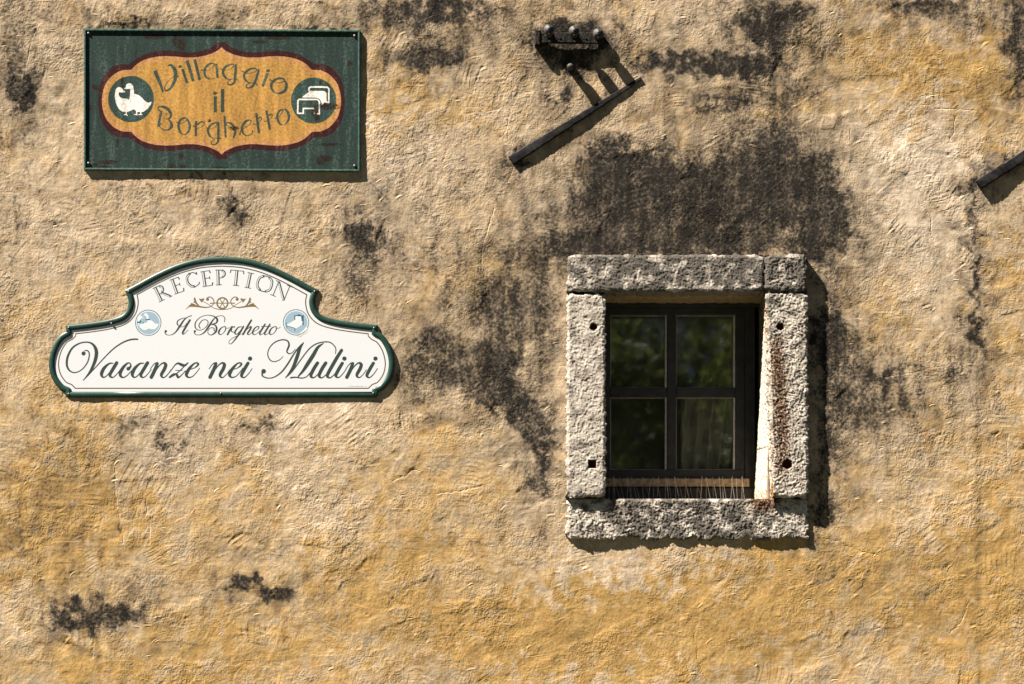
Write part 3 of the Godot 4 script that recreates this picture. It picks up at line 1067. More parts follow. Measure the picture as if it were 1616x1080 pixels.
# ------------------------------------------------------------------ the window
func make_window() -> void:
	var z := -0.26
	var t := thing("casement_window", "small dark four pane casement window deep in the stone surround", "window", at(1070, 784, z))
	var lift := -t.position
	var put := func(called: String, x0: float, y0: float, x1: float, y1: float, z0: float, z1: float, m: Material) -> MeshInstance3D:
		return part(called, bar(x0, y0, x1, y1, z0, z1, 0.002), m, t, lift)
	# fixed frame
	put.call("frame_rail", 935, 466, 1200, 484.5, z - 0.08, z + 0.012, mats.paint)
	put.call("frame_rail", 935, 770, 1200, 792, z - 0.08, z + 0.012, mats.paint)
	put.call("frame_stile", 935, 484.6, 954, 769.9, z - 0.08, z + 0.012, mats.paint)
	put.call("frame_stile", 1176, 484.6, 1192, 769.9, z - 0.08, z + 0.012, mats.paint)
	# sash
	put.call("sash_rail", 954.2, 485.2, 1175.6, 497, z - 0.05, z + 0.004, mats.paint)
	put.call("sash_rail", 954.2, 742, 1175.6, 769.4, z - 0.05, z + 0.004, mats.paint)
	put.call("sash_stile", 954.2, 497.2, 963, 741.8, z - 0.05, z + 0.003, mats.paint)
	put.call("sash_stile", 1161, 497.2, 1175.6, 741.8, z - 0.05, z + 0.003, mats.paint)
	put.call("mullion", 1053, 497.2, 1067, 741.8, z - 0.05, z + 0.002, mats.paint)
	put.call("glazing_bar", 963.2, 612, 1052.8, 627, z - 0.045, z, mats.paint)
	put.call("glazing_bar", 1067.2, 612, 1160.8, 627, z - 0.045, z, mats.paint)
	for q in [[963.0, 497.0, 1053.0, 612.0], [1067.0, 497.0, 1161.0, 612.0], [963.0, 627.0, 1053.0, 742.0], [1067.0, 627.0, 1161.0, 742.0]]:
		put.call("pane", q[0] + 0.3, q[1] + 0.3, q[2] - 0.3, q[3] - 0.3, z - 0.026, z - 0.022, mats.glass)
		put.call("added_pane", q[0] + 0.3, q[1] + 0.3, q[2] - 0.3, q[3] - 0.3, z - 0.042, z - 0.038, mats.glass)  # second sheet, added to strengthen the mirrored foliage
		# putty round the pane
		var st := new_st()
		for e in [[q[0] + 0.2, q[1] + 0.2, q[2] - 0.2, q[1] + 1.6], [q[0] + 0.2, q[3] - 1.6, q[2] - 0.2, q[3] - 0.2], [q[0] + 0.2, q[1] + 1.7, q[0] + 1.5, q[3] - 1.7]]:
			var a := at(e[0], e[3], z)
			var b := at(e[2], e[1], z)
			add_box(st, Vector3(a.x, a.y, z - 0.0215), Vector3(b.x, b.y, z - 0.012), 0.002)
		part("putty", done(st), mats.bead, t, lift)
		var a := at(q[2] - 4.2, q[3] - 0.3, z)
		var b := at(q[2] - 0.3, q[1] + 0.3, z)
		var s2 := new_st()
		prism(s2, PackedVector2Array([Vector2(a.x + 0.0015, a.y), Vector2(b.x, a.y), Vector2(b.x, b.y), Vector2(a.x + 0.003, b.y)]), z - 0.0212, z - 0.004, 0.001)
		part("glazing_bead", done(s2), mats.bead_lit, t, lift)
	# the pale batten over the lower rail, and a nail in it
	put.call("batten", 955, 755.5, 1183, 768, z + 0.013, z + 0.03, mats.wood)
	part("nail", lathe(at(960.5, 762.5, z), [[0.028, 0.004], [0.034, 0.004], [0.036, 0.0015]], 10), mats.iron, t, lift)


func make_spikes() -> void:
	var t := thing("bird_spike_strip", "row of thin steel bird spikes along the window sill", "bird spikes", Vector3(at(1070, 0).x, at(0, 788).y, -0.16))
	var o := t.position
	part("base_strip", box_mesh(Vector3(at(957, 0).x, o.y + 0.0005, -0.175) - o, Vector3(at(1190, 0).x, o.y + 0.005, -0.145) - o, 0.001), mats.screw, t)
	var rng := RandomNumberGenerator.new()
	rng.seed = 5
	for k in 40:
		var x := 961.0 + 220.0 * (k + rng.randf_range(-0.3, 0.3)) / 40.0
		var kk := (EYE.z + 0.16) / EYE.z
		var foot := Vector3((x - 808.0) / U * kk, o.y + 0.004, -0.16 + 0.008 * (k % 3 - 1)) - o
		var tall := 0.096 if k % 2 == 0 else rng.randf_range(0.07, 0.1)
		var tip := foot + Vector3(rng.randf_range(-0.026, 0.008), tall, (k % 3 - 1) * rng.randf_range(0.01, 0.03))
		part("spike", tube(PackedVector3Array([foot, tip]), PackedFloat32Array([0.0009, 0.0008]), 5), mats.steel, t)


# ------------------------------------------------------------------ drawing the print on the signs
func curve(pts: Array, steps := 10) -> PackedVector3Array:
	var out := PackedVector3Array()
	for i in pts.size() - 1:
		var p0: Vector3 = pts[maxi(i - 1, 0)]
		var p1: Vector3 = pts[i]
		var p2: Vector3 = pts[i + 1]
		var p3: Vector3 = pts[mini(i + 2, pts.size() - 1)]
		for k in steps:
			out.append(p1.cubic_interpolate(p2, p0, p3, float(k) / steps))
	out.append(pts[pts.size() - 1])
	return out


func fill(im: Image, pts: PackedVector2Array, color: Color) -> void:
	var lo := INF
	var hi := -INF
	for p in pts:
		lo = minf(lo, p.y)
		hi = maxf(hi, p.y)
	for y in range(maxi(int(lo), 0), mini(int(hi) + 1, im.get_height())):
		var cy := y + 0.5
		var xs := PackedFloat32Array()
		for i in pts.size():
			var a := pts[i]
			var b := pts[(i + 1) % pts.size()]
			if (a.y <= cy) != (b.y <= cy):
				xs.append(a.x + (cy - a.y) / (b.y - a.y) * (b.x - a.x))
		xs.sort()
		for k in range(0, xs.size() - 1, 2):
			var x0 := int(round(xs[k]))
			var x1 := int(round(xs[k + 1]))
			if x1 > x0:
				im.fill_rect(Rect2i(x0, y, x1 - x0, 1), color)


func disc(im: Image, c: Vector2, r: float, color: Color, ry := 0.0) -> void:
	var pts := PackedVector2Array()
	var n := 12 if r < 8.0 else 48
	for k in n:
		pts.append(c + Vector2(cos(TAU * k / n) * r, sin(TAU * k / n) * (ry if ry > 0.0 else r)))
	fill(im, pts, color)


# a brush stroke through points (x, y, width)
func stroke(im: Image, pts: Array, color: Color, square := false, straight := false) -> void:
	var c: PackedVector3Array
	if straight:
		c = PackedVector3Array()
		for p in pts:
			c.append(p)
	else:
		c = curve(pts)
	for i in c.size():
		if not square or (i > 0 and i < c.size() - 1):
			disc(im, Vector2(c[i].x, c[i].y), c[i].z * 0.5, color)
		if i + 1 < c.size():
			var a := Vector2(c[i].x, c[i].y)
			var b := Vector2(c[i + 1].x, c[i + 1].y)
			if a.distance_to(b) > 0.01:
				var s := (b - a).orthogonal().normalized()
				fill(im, PackedVector2Array([a + s * c[i].z * 0.5, b + s * c[i + 1].z * 0.5, b - s * c[i + 1].z * 0.5, a - s * c[i].z * 0.5]), color)


# numbers in threes -> points; from a drawing with its own origin and scale to the print
func pen(nums: Array, origin: Vector2, scale: float, to: Transform2D, shift := Vector2.ZERO) -> Array:
	var out := []
	for k in range(0, nums.size(), 3):
		var p := to * (origin + shift + Vector2(nums[k], nums[k + 1]) / scale)
		out.append(Vector3(p.x, p.y, nums[k + 2] / scale * to.get_scale().x))
	return out


func poly(nums: Array, origin: Vector2, scale: float, to: Transform2D) -> PackedVector2Array:
	var out := PackedVector2Array()
	for k in range(0, nums.size(), 2):
		out.append(to * (origin + Vector2(nums[k], nums[k + 1]) / scale))
	return out


# a quarter outline mirrored to all four sides of c
func mirror4(q: Array, c: Vector2, s: float, to: Transform2D) -> PackedVector2Array:
	var arc := PackedVector2Array()
	for piece in q:
		var pts := []
		for k in range(0, piece.size(), 2):
			pts.append(Vector3(piece[k], piece[k + 1], 0))
		for p in curve(pts, 8):
			arc.append(Vector2(p.x, p.y))
	var out := PackedVector2Array()
	for side in [[1, -1], [1, 1], [-1, 1], [-1, -1]]:
		var n := arc.size()
		for k in n:
			var p := arc[k if side[0] * side[1] < 0 else n - 1 - k]
			out.append(to * (c + Vector2(p.x * side[0], p.y * side[1]) / s))
	return out


func make_green_sign() -> void:
	var res := 3.2
	var ox := 128.0
	var oy := 42.0
	var w := 1424
	var h := 752
	var to := Transform2D(0.0, Vector2(res, res), 0.0, Vector2(-ox * res, -oy * res))
	var im := Image.create(w, h, false, Image.FORMAT_RGB8)
	var green := lin(0.022, 0.039, 0.034)
	im.fill(green)
	# the cartouche
	var c := Vector2(120 + 772 / 3.367, 30 + 435 / 3.367)
	var outer := [[19, 310, 63, 280, 108, 265, 168, 257, 278, 267, 348, 263, 408, 247, 458, 220, 493, 195], [528, 195, 578, 180, 623, 135, 648, 75, 656, 0]]
	var inner := [[0, 285, 28, 263, 88, 240, 168, 230, 268, 237, 338, 235, 398, 222, 443, 200, 480, 165], [528, 163, 573, 140, 613, 95, 632, 40, 636, 0]]
	fill(im, mirror4(outer, c, 3.367, to), lin(0.032, 0.007, 0.008))
	var gold := mirror4(inner, c, 3.367, to)
	fill(im, gold, lin(0.42, 0.21, 0.08))
	var core := Geometry2D.offset_polygon(gold, -22.0)
	for p in core:
		fill(im, p, lin(0.40, 0.215, 0.056))
	var ink := lin(0.046, 0.058, 0.045)
	disc(im, to * Vector2(206.5, 156.5), 36.2 * res, lin(0.03, 0.055, 0.048), 36.6 * res)
	disc(im, to * Vector2(494.9, 158.8), 35.8 * res, lin(0.03, 0.055, 0.048), 36.4 * res)
	# geese
	var white := lin(0.72, 0.66, 0.61)
	var g0 := Vector2(165, 110)
	fill(im, poly([190, 515, 198, 400, 225, 350, 270, 326, 320, 345, 345, 380, 395, 425, 330, 433, 264, 425, 262, 480, 285, 520, 340, 545, 420, 550, 465, 578, 545, 750, 430, 802, 340, 800, 270, 750, 225, 670, 202, 600, 200, 560], g0, 12.0, to), white)
	fill(im, poly([360, 368, 398, 330, 405, 285, 450, 258, 500, 262, 535, 310, 550, 380, 556, 455, 640, 482, 700, 530, 760, 592, 820, 626, 888, 606, 868, 670, 800, 750, 730, 800, 610, 800, 540, 740, 460, 580, 478, 500, 482, 430, 480, 362], g0, 12.0, to), white)
	for leg in [[405, 795, 22, 408, 850, 22, 370, 852, 16], [408, 845, 20, 428, 868, 16], [605, 795, 22, 608, 845, 20, 562, 850, 16], [608, 840, 20, 612, 862, 16], [680, 795, 22, 682, 845, 20, 640, 850, 16], [682, 842, 20, 705, 855, 16]]:
		stroke(im, pen(leg, g0, 12.0, to), white, false, true)
	disc(im, to * (g0 + Vector2(292, 372) / 12.0), 1.6, green)
	disc(im, to * (g0 + Vector2(456, 295) / 12.0), 1.6, green)
	# bed
	var b0 := Vector2(450, 110)
	stroke(im, pen([450, 400, 30, 450, 350, 30, 480, 328, 30, 790, 330, 30, 826, 362, 30, 824, 620, 30, 770, 614, 26], b0, 12.0, to), white, false, true)
	fill(im, poly([310, 525, 480, 400, 740, 405, 782, 440, 782, 600, 740, 622, 695, 668, 682, 600, 640, 548, 590, 532], b0, 12.0, to), white)
	stroke(im, pen([236, 825, 30, 238, 590, 30, 268, 562, 30, 610, 565, 30, 646, 600, 30, 644, 838, 28, 546, 830, 24, 542, 735, 26, 340, 735, 26, 340, 828, 26, 236, 825, 30], b0, 12.0, to), white, false, true)
	# lettering, upper line
	var e := Vector2(236, 80)
	var f := Vector2(340, 80)
	var k := 13.467
	for s in [[110, 425, 78, 200, 640, 76, 285, 885, 40], [695, 390, 58, 795, 690, 58], [795, 210, 70, 930, 650, 62], [955, 185, 66, 1065, 625, 56], [1412, 275, 48, 1445, 580, 54], [1395, 970, 66, 1395, 1310, 66], [1550, 815, 72, 1550, 1310, 72]]:
		stroke(im, pen(s, e, k, to), ink, true, true)
	for s in [
		[390, 320, 20, 450, 310, 60, 530, 400, 80, 548, 510, 82, 530, 640, 72, 450, 790, 56, 370, 850, 40, 322, 835, 28, 325, 760, 20, 390, 650, 14, 490, 560, 12, 560, 540, 18, 605, 548, 44],
		[1110, 412, 30, 1150, 418, 18, 1220, 420, 10, 1310, 380, 12, 1370, 310, 24, 1350, 275, 28, 1290, 275, 36, 1210, 330, 54, 1165, 440, 56, 1185, 540, 50, 1250, 595, 30, 1330, 600, 14, 1410, 580, 8],
	]:
		stroke(im, pen(s, e, k, to), ink)
	disc(im, to * (e + Vector2(648, 338) / k), 38 / k * res, ink, 32 / k * res)
	disc(im, to * (e + Vector2(1390, 905) / k), 42 / k * res, ink, 36 / k * res)
	for s in [
		[110, 390, 26, 160, 408, 18, 230, 410, 10, 330, 375, 14, 390, 320, 22, 370, 290, 26, 300, 300, 34, 210, 350, 50, 160, 450, 54, 200, 560, 48, 290, 610, 24, 380, 600, 12, 430, 600, 20, 480, 628, 28],
		[432, 305, 42, 425, 430, 54, 415, 560, 56, 400, 670, 50, 330, 725, 36, 265, 715, 26, 265, 660, 22, 330, 610, 14],
		[560, 435, 26, 620, 465, 18, 700, 485, 10, 800, 465, 12, 870, 425, 22, 850, 385, 28, 770, 380, 34, 670, 430, 50, 600, 530, 54, 640, 630, 44, 720, 685, 24, 800, 685, 14, 850, 690, 20, 890, 738, 28],
		[915, 410, 42, 890, 510, 54, 860, 610, 56, 800, 740, 46, 720, 790, 34, 655, 775, 26, 665, 720, 20, 740, 685, 14],
		[1155, 620, 30, 1230, 655, 24, 1320, 680, 12, 1420, 670, 20, 1470, 640, 30, 1440, 600, 34, 1350, 590, 44, 1250, 630, 56, 1185, 720, 58, 1210, 840, 40, 1290, 905, 24, 1390, 900, 50, 1480, 840, 70, 1510, 740, 60, 1490, 670, 40, 1440, 600, 28],
	]:
		stroke(im, pen(s, f, k, to), ink)
	stroke(im, pen([1105, 480, 62, 1000, 765, 54], f, k, to), ink, true, true)
	disc(im, to * (f + Vector2(1113, 425) / k), 42 / k * res, ink, 34 / k * res)
	# lower line
	var g := Vector2(236, 155)
	var hh := Vector2(340, 155)
	for s in [[240, 310, 58, 180, 610, 50], [985, 485, 50, 980, 810, 50]]:
		stroke(im, pen(s, g, k, to), ink, true, true)
	for s in [
		[250, 290, 44, 215, 265, 40, 180, 235, 24, 190, 190, 28, 260, 180, 44, 360, 215, 62, 430, 290, 62, 455, 360, 54, 420, 430, 34, 360, 445, 18, 310, 425, 14, 300, 405, 12],
		[405, 460, 20, 450, 520, 50, 465, 600, 64, 420, 660, 44, 340, 680, 24, 260, 655, 16, 215, 600, 22, 205, 560, 26, 235, 550, 44],
		[575, 515, 28, 640, 540, 16, 710, 530, 10, 770, 485, 20, 785, 440, 26, 730, 420, 34, 660, 460, 52, 615, 560, 54, 630, 680, 46, 690, 765, 24, 770, 765, 24, 835, 690, 52, 850, 580, 56, 820, 480, 40, 785, 440, 24],
		[930, 590, 24, 1000, 635, 16, 1080, 625, 12, 1150, 570, 18, 1150, 510, 24, 1090, 505, 34, 1010, 560, 40],
		[1205, 630, 26, 1260, 655, 16, 1340, 645, 10, 1410, 590, 14, 1430, 530, 24, 1390, 525, 30, 1310, 560, 46, 1245, 650, 50, 1250, 760, 46, 1320, 840, 28, 1400, 850, 12, 1460, 840, 16, 1520, 862, 26],
		[1460, 520, 40, 1460, 660, 50, 1460, 800, 52, 1450, 920, 44, 1390, 985, 32, 1320, 980, 28, 1315, 930, 22, 1380, 870, 14],
	]:
		stroke(im, pen(s, g, k, to), ink)
	for s in [[190, 380, 48, 215, 840, 48], [865, 320, 50, 925, 740, 56], [1080, 260, 46, 1155, 670, 50]]:
		stroke(im, pen(s, hh, k, to), ink, true, true)
	for s in [
		[440, 620, 28, 380, 640, 14, 300, 620, 12, 235, 570, 22, 235, 530, 28, 280, 520, 34, 350, 560, 48, 410, 650, 54, 415, 740, 52, 385, 830, 40],
		[515, 770, 30, 545, 680, 22, 620, 630, 14, 710, 570, 18, 755, 500, 24, 730, 465, 28, 650, 490, 48, 580, 570, 52, 560, 660, 50, 590, 750, 40, 660, 795, 22, 730, 785, 18, 775, 740, 26, 785, 690, 26],
		[810, 548, 28, 860, 555, 14, 930, 510, 12, 975, 440, 20, 960, 405, 26, 910, 430, 30],
		[1035, 488, 28, 1090, 488, 14, 1160, 440, 12, 1205, 375, 20, 1190, 340, 26, 1135, 365, 30],
		[1260, 425, 26, 1310, 420, 20, 1370, 370, 12, 1430, 280, 22, 1420, 240, 28, 1350, 280, 44, 1310, 380, 50, 1330, 480, 52, 1380, 555, 30, 1450, 565, 14, 1530, 500, 40, 1560, 390, 58, 1530, 290, 50, 1475, 235, 30],
	]:
		stroke(im, pen(s, hh, k, to), ink)
	# weathering: streaks in the paint, rust in grains
	var rust := [[285, 70, 5, 9], [276, 64, 3, 6], [245, 58, 12, 3], [516, 168, 14, 3.5], [497, 178, 4, 5], [500, 186, 3, 4], [512, 250, 8, 4], [505, 256, 5, 3], [150, 260, 4, 2], [170, 256, 10, 2.5], [164, 264, 8, 2],
		[270, 264, 5, 4], [287, 264, 4, 4], [345, 265, 10, 1.5], [368, 202, 6, 2.4], [185, 225, 2, 5], [285, 246, 3, 4], [193, 130, 2, 6], [440, 60, 14, 2], [150, 138, 4, 3], [552, 100, 3, 3], [410, 66, 8, 2], [520, 228, 12, 2], [141, 170, 3, 3], [330, 190, 2, 2], [262, 180, 1.5, 1.5], [505, 130, 2, 3]]
	var st1 := noise(501, 0.02, 4)
	var st2 := noise(502, 0.06, 3)
	var st3 := noise(503, 0.35, 2)
	var streak := st1.get_image(w, h / 8)
	streak.resize(w, h, Image.INTERPOLATE_CUBIC)
	var sb := streak.get_data()
	var mb := st2.get_image(w, h).get_data()
	var fb := st3.get_image(w, h).get_data()
	var rf := PackedFloat32Array()
	rf.resize(w * h)
	for r in rust:
		var q := to * Vector2(r[0], r[1])
		var rx: float = r[2] * res
		var ry: float = r[3] * res
		for y in range(maxi(int(q.y - ry * 2), 0), mini(int(q.y + ry * 2), h)):
			for x in range(maxi(int(q.x - rx * 2), 0), mini(int(q.x + rx * 2), w)):
				var d := pow((x - q.x) / rx, 2.0) + pow((y - q.y) / ry, 2.0)
				rf[y * w + x] = maxf(rf[y * w + x], 1.0 - d * 0.3)
	var data := im.get_data()
	var out := parallel(h, func(y0: int, y1: int) -> PackedByteArray:
		var o := data.slice(y0 * w * 3, y1 * w * 3)
		var i := y0 * w
		for n in range(0, o.size(), 3):
			var v := 1.0 + (sb[i] - 128) * 0.0011 + (mb[i] - 128) * 0.0013 + (fb[i] - 128) * 0.0007
			var wear := clampf((sb[i] * 0.5 + mb[i] * 0.5 + fb[i] * 0.25 - 176.0) / 50.0, 0.0, 1.0) * (0.22 if o[n] < 110 else 0.03)
			var ru := clampf((rf[i] + minf(rf[i] * 3.0, 1.0) * ((mb[i] - 128) * 0.009 + (fb[i] - 128) * 0.008) - 0.55) * 7.0, 0.0, 1.0)
			o[n] = int(clampf(lerpf(lerpf(o[n] * v, 150.0, wear), 26.0 + fb[i] * 0.09, ru), 0.0, 255.0))
			o[n + 1] = int(clampf(lerpf(lerpf(o[n + 1] * v, 150.0, wear), 13.0 + fb[i] * 0.06, ru), 0.0, 255.0))
			o[n + 2] = int(clampf(lerpf(lerpf(o[n + 2] * v, 135.0, wear), 10.0, ru), 0.0, 255.0))
			i += 1
		return o)
	data = PackedByteArray()
	for o in out:
		data.append_array(o)
	var m := plain(Color.WHITE, 0.8)
	m.metallic_specular = 0.22
	m.albedo_texture = ImageTexture.create_from_image(Image.create_from_data(w, h, false, Image.FORMAT_RGB8, data))
	m.heightmap_enabled = true
	m.heightmap_scale = 0.008
	m.heightmap_texture = noise_texture(505, 0.06, 3, [[0.0, Color.BLACK], [1.0, Color.WHITE]], 512)
	# the metal tray: board, four lips, screws
	var t := thing("green_hotel_sign", "weathered green metal sign with ochre cartouche, geese and bed", "sign", at(350, 272))
	var lift := -t.position
	var corner := [Vector2(132.5, 46.0), Vector2(568.0, 48.0), Vector2(568.0, 271.0), Vector2(132.5, 268.5)]
	var st := new_st()
	for tri in [[0, 1, 2], [0, 2, 3]]:
		for q in tri:
			st.set_uv(Vector2((corner[q].x - ox) * res / w, (corner[q].y - oy) * res / h))
			st.set_normal(Vector3.BACK)
			st.add_vertex(at(corner[q].x, corner[q].y, 0.0085))
	part("board", st.commit(), m, t, lift)
	st = new_st()
	var bp := PackedVector2Array()
	for q in [3, 2, 1, 0]:
		var p := at(corner[q].x, corner[q].y)
		bp.append(Vector2(p.x, p.y))
	prism(st, bp, -0.01, 0.007)
	part("backing", done(st), mats.greenrim, t, lift)
	for q in 4:
		var a: Vector2 = corner[q]
		var b: Vector2 = corner[(q + 1) % 4]
		var mid := Vector2(350, 158)
		var ai := a + (mid - a).sign() * 3.0
		var bi := b + (mid - b).sign() * 3.0
		var pts := PackedVector2Array()
		for p in [a, ai, bi, b]:
			var p3 := at(p.x, p.y, 0.01)
			pts.append(Vector2(p3.x, p3.y))
		if Geometry2D.is_polygon_clockwise(pts):
			pts.reverse()
		st = new_st()
		prism(st, pts, -0.004, 0.0152, 0.0018)
		part("lip", done(st), mats.greenrim, t, lift)
	for p in [Vector2(140.5, 54), Vector2(560, 58), Vector2(140.5, 259), Vector2(560, 263)]:
		part("screw", lathe(at(p.x, p.y), [[0.008, 0.006], [0.011, 0.006], [0.0135, 0.0045], [0.0145, 0.002]], 12), mats.screw, t, lift)


# ------------------------------------------------------------------ the white sign
func white_outline() -> PackedVector2Array:
	# right half of the moulding's middle line, as pieces between corners; then mirrored
	var half := [
		[0, 56, 92, 63, 190, 88, 285, 130, 372, 177, 410, 197], [409, 199, 400, 222, 397, 250, 408, 285, 438, 314, 500, 333, 590, 347, 672, 356],
		[672, 358, 672, 380], [674, 382, 705, 402, 734, 450, 747, 510, 737, 568, 706, 614, 676, 630], [674, 632, 674, 648], [672, 650, 0, 650],
	]
	var right := PackedVector2Array()
	for piece in half:
		var pts := []
		for k in range(0, piece.size(), 2):
			pts.append(Vector3(piece[k], piece[k + 1], 0))
		for p in curve(pts, 8 if piece.size() > 4 else 2):
			right.append(Vector2(p.x, p.y))
	var out := PackedVector2Array()
	for p in right:
		out.append(Vector2(350.0 + p.x / 2.786, 390.0 + p.y / 2.786))
	for k in range(right.size() - 2, 0, -1):
		out.append(Vector2(350.0 - right[k].x / 2.786, 390.0 + right[k].y / 2.786))
	return out


func script_letters() -> Dictionary:
	# [origin of the drawing, its scale, strokes..., dots as four numbers]
	var a := Vector2(95, 525)
	var b := Vector2(255, 525)
	var c := Vector2(405, 525)
	return {
		"V": [a, 8.978, [345, 258, 14, 385, 258, 17, 410, 310, 19, 385, 420, 19, 310, 520, 17, 220, 567, 17, 150, 555, 20, 105, 505, 28, 90, 430, 32, 108, 330, 32, 170, 220, 28, 270, 155, 22, 380, 137, 20, 455, 165, 30, 500, 230, 46, 510, 310, 52, 485, 420, 48, 430, 540, 36, 370, 625, 22, 322, 680, 12],
			[322, 680, 12, 400, 600, 16, 520, 470, 17, 640, 340, 18, 760, 225, 20, 880, 145, 22, 980, 105, 24, 1060, 95, 24, 1095, 98, 22], [328, 297, 60]],
		"a": [a, 8.978, [745, 438, 16, 690, 442, 26, 620, 505, 46, 585, 575, 50, 588, 618, 34, 620, 636, 20, 670, 600, 16, 730, 520, 16, 785, 440, 16], [797, 432, 50, 750, 510, 50, 705, 590, 46, 712, 628, 30, 748, 635, 18, 800, 590, 14, 850, 525, 13]],
		"c": [a, 8.978, [968, 515, 44, 998, 475, 26, 985, 437, 18, 950, 437, 26, 890, 495, 44, 850, 570, 48, 855, 618, 36, 895, 638, 20, 950, 605, 16, 1010, 540, 14], [962, 514, 54]],
		"n": [b, 8.978, [672, 515, 13, 720, 450, 14, 758, 432, 24], [768, 440, 44, 740, 520, 52, 685, 634, 52], [735, 560, 16, 800, 470, 18, 855, 432, 26, 888, 455, 46, 872, 515, 50, 830, 590, 46, 832, 625, 30, 865, 638, 18, 920, 590, 13, 962, 530, 12]],
		"e": [b, 8.978, [1000, 528, 12, 1080, 500, 16, 1128, 455, 30, 1115, 432, 22, 1070, 442, 24, 1005, 510, 44, 965, 580, 50, 968, 620, 34, 1005, 638, 20, 1060, 615, 15, 1110, 560, 13, 1150, 505, 12]],
		"i": [b, 8.978, [1222, 436, 46, 1172, 520, 50, 1132, 600, 46, 1142, 632, 28, 1175, 636, 18, 1230, 585, 14, 1280, 512, 13], [1252, 370, 62]],
		"z": [b, 8.978, [60, 625, 13, 130, 540, 15, 190, 460, 18, 235, 438, 30, 290, 462, 42, 330, 465, 32, 372, 430, 18], [372, 430, 16, 290, 510, 16, 200, 590, 18, 112, 636, 26], [112, 634, 26, 160, 594, 26, 205, 592, 30, 222, 618, 36, 236, 638, 28, 275, 610, 16, 335, 545, 14], [195, 535, 10, 250, 540, 13, 295, 535, 9]],
		"M": [c, 8.08, [335, 305, 8, 290, 350, 12, 220, 372, 13, 165, 345, 14, 140, 270, 14, 170, 185, 15, 240, 120, 16, 330, 93, 17, 395, 110, 18, 412, 160, 24, 395, 210, 24, 385, 245, 18, 415, 272, 14, 460, 250, 11, 490, 212, 9],
			[70, 515, 24, 75, 555, 18, 140, 582, 15, 220, 570, 16, 310, 510, 20, 390, 410, 22, 470, 280, 20, 540, 185, 18, 598, 130, 14], [598, 132, 12, 552, 200, 38, 512, 320, 48, 470, 430, 40, 420, 510, 24, 368, 578, 12],
			[368, 578, 12, 450, 500, 16, 560, 350, 16, 660, 220, 17, 750, 150, 17, 850, 122, 16, 930, 125, 15, 985, 165, 14, 1010, 215, 13, 1003, 270, 11], [850, 140, 12, 780, 190, 38, 720, 290, 50, 650, 400, 50, 590, 490, 36, 530, 560, 18], [435, 577, 22, 500, 572, 18, 580, 582, 16, 640, 560, 14, 695, 495, 13], [88, 495, 60]],
		"u": [c, 8.08, [775, 390, 44, 730, 460, 46, 692, 540, 42, 705, 574, 26, 740, 570, 16, 790, 520, 13, 835, 455, 12], [880, 390, 44, 835, 460, 46, 797, 540, 42, 810, 574, 26, 845, 572, 16, 900, 520, 13]],
		"l": [c, 8.08, [1082, 228, 42, 1030, 310, 45, 960, 430, 46, 902, 540, 42, 915, 574, 26, 950, 572, 16, 1010, 515, 13]],
	}


func small_script() -> Dictionary:
	var d := Vector2(250, 490)
	return {
		"I": [d, 8.08, [80, 285, 14, 100, 310, 10, 150, 316, 9, 210, 285, 16, 270, 205, 26, 320, 130, 20, 365, 90, 12, 420, 68, 12], [355, 95, 9, 300, 105, 10, 250, 130, 14, 238, 170, 16, 265, 205, 10, 310, 210, 8, 345, 185, 8, 357, 162, 6], [92, 268, 34]],
		"l": [d, 8.08, [400, 125, 26, 360, 190, 28, 310, 280, 26, 315, 305, 14, 345, 285, 9, 378, 250, 7]],
		"B": [d, 8.08, [455, 285, 12, 475, 310, 10, 530, 312, 10, 590, 275, 20, 650, 190, 26, 710, 105, 16, 760, 75, 9, 820, 72, 9, 845, 105, 12, 840, 150, 8],
			[530, 228, 14, 515, 190, 14, 550, 135, 12, 600, 120, 10, 632, 150, 12, 610, 205, 10, 550, 250, 9, 490, 245, 12, 465, 200, 16, 480, 140, 14, 540, 85, 10, 620, 63, 9, 700, 75, 14, 748, 115, 26, 735, 160, 20, 670, 182, 10],
			[670, 182, 9, 720, 190, 16, 740, 230, 26, 725, 280, 24, 670, 315, 12, 632, 295, 10, 635, 250, 9, 670, 222, 9, 705, 230, 14, 710, 265, 10], [463, 268, 32]],
		"o": [d, 8.08, [845, 205, 9, 800, 225, 16, 768, 275, 24, 780, 308, 14, 820, 295, 9, 855, 245, 14, 850, 208, 12, 835, 208, 8], [852, 222, 8, 880, 230, 7, 905, 215, 7]],
		"r": [d, 8.08, [935, 210, 22, 905, 260, 26, 880, 308, 24], [905, 265, 9, 945, 215, 14, 968, 213, 18], [935, 238, 12, 928, 265, 14, 960, 280, 9, 990, 255, 7]],
		"g": [d, 8.08, [1060, 210, 10, 1015, 220, 16, 975, 275, 22, 985, 305, 14, 1020, 285, 8, 1075, 215, 10], [1083, 207, 22, 1040, 280, 24, 985, 360, 20, 930, 425, 10, 900, 420, 8, 905, 385, 8, 960, 345, 8, 1020, 320, 7, 1080, 290, 6]],
		"h": [d, 8.08, [1183, 127, 24, 1130, 215, 26, 1077, 308, 24], [1105, 265, 8, 1160, 215, 12, 1180, 212, 22, 1165, 250, 24, 1135, 295, 20, 1150, 310, 11, 1185, 290, 8, 1215, 255, 7]],
		"e": [d, 8.08, [1215, 270, 8, 1255, 250, 8, 1280, 220, 14, 1265, 205, 12, 1225, 230, 18, 1200, 280, 22, 1215, 310, 12, 1250, 300, 8, 1290, 260, 7]],
		"t": [d, 8.08, [1358, 178, 20, 1320, 240, 24, 1290, 295, 22, 1305, 312, 11, 1340, 290, 8, 1365, 260, 7], [1310, 205, 8, 1370, 205, 9]],
	}


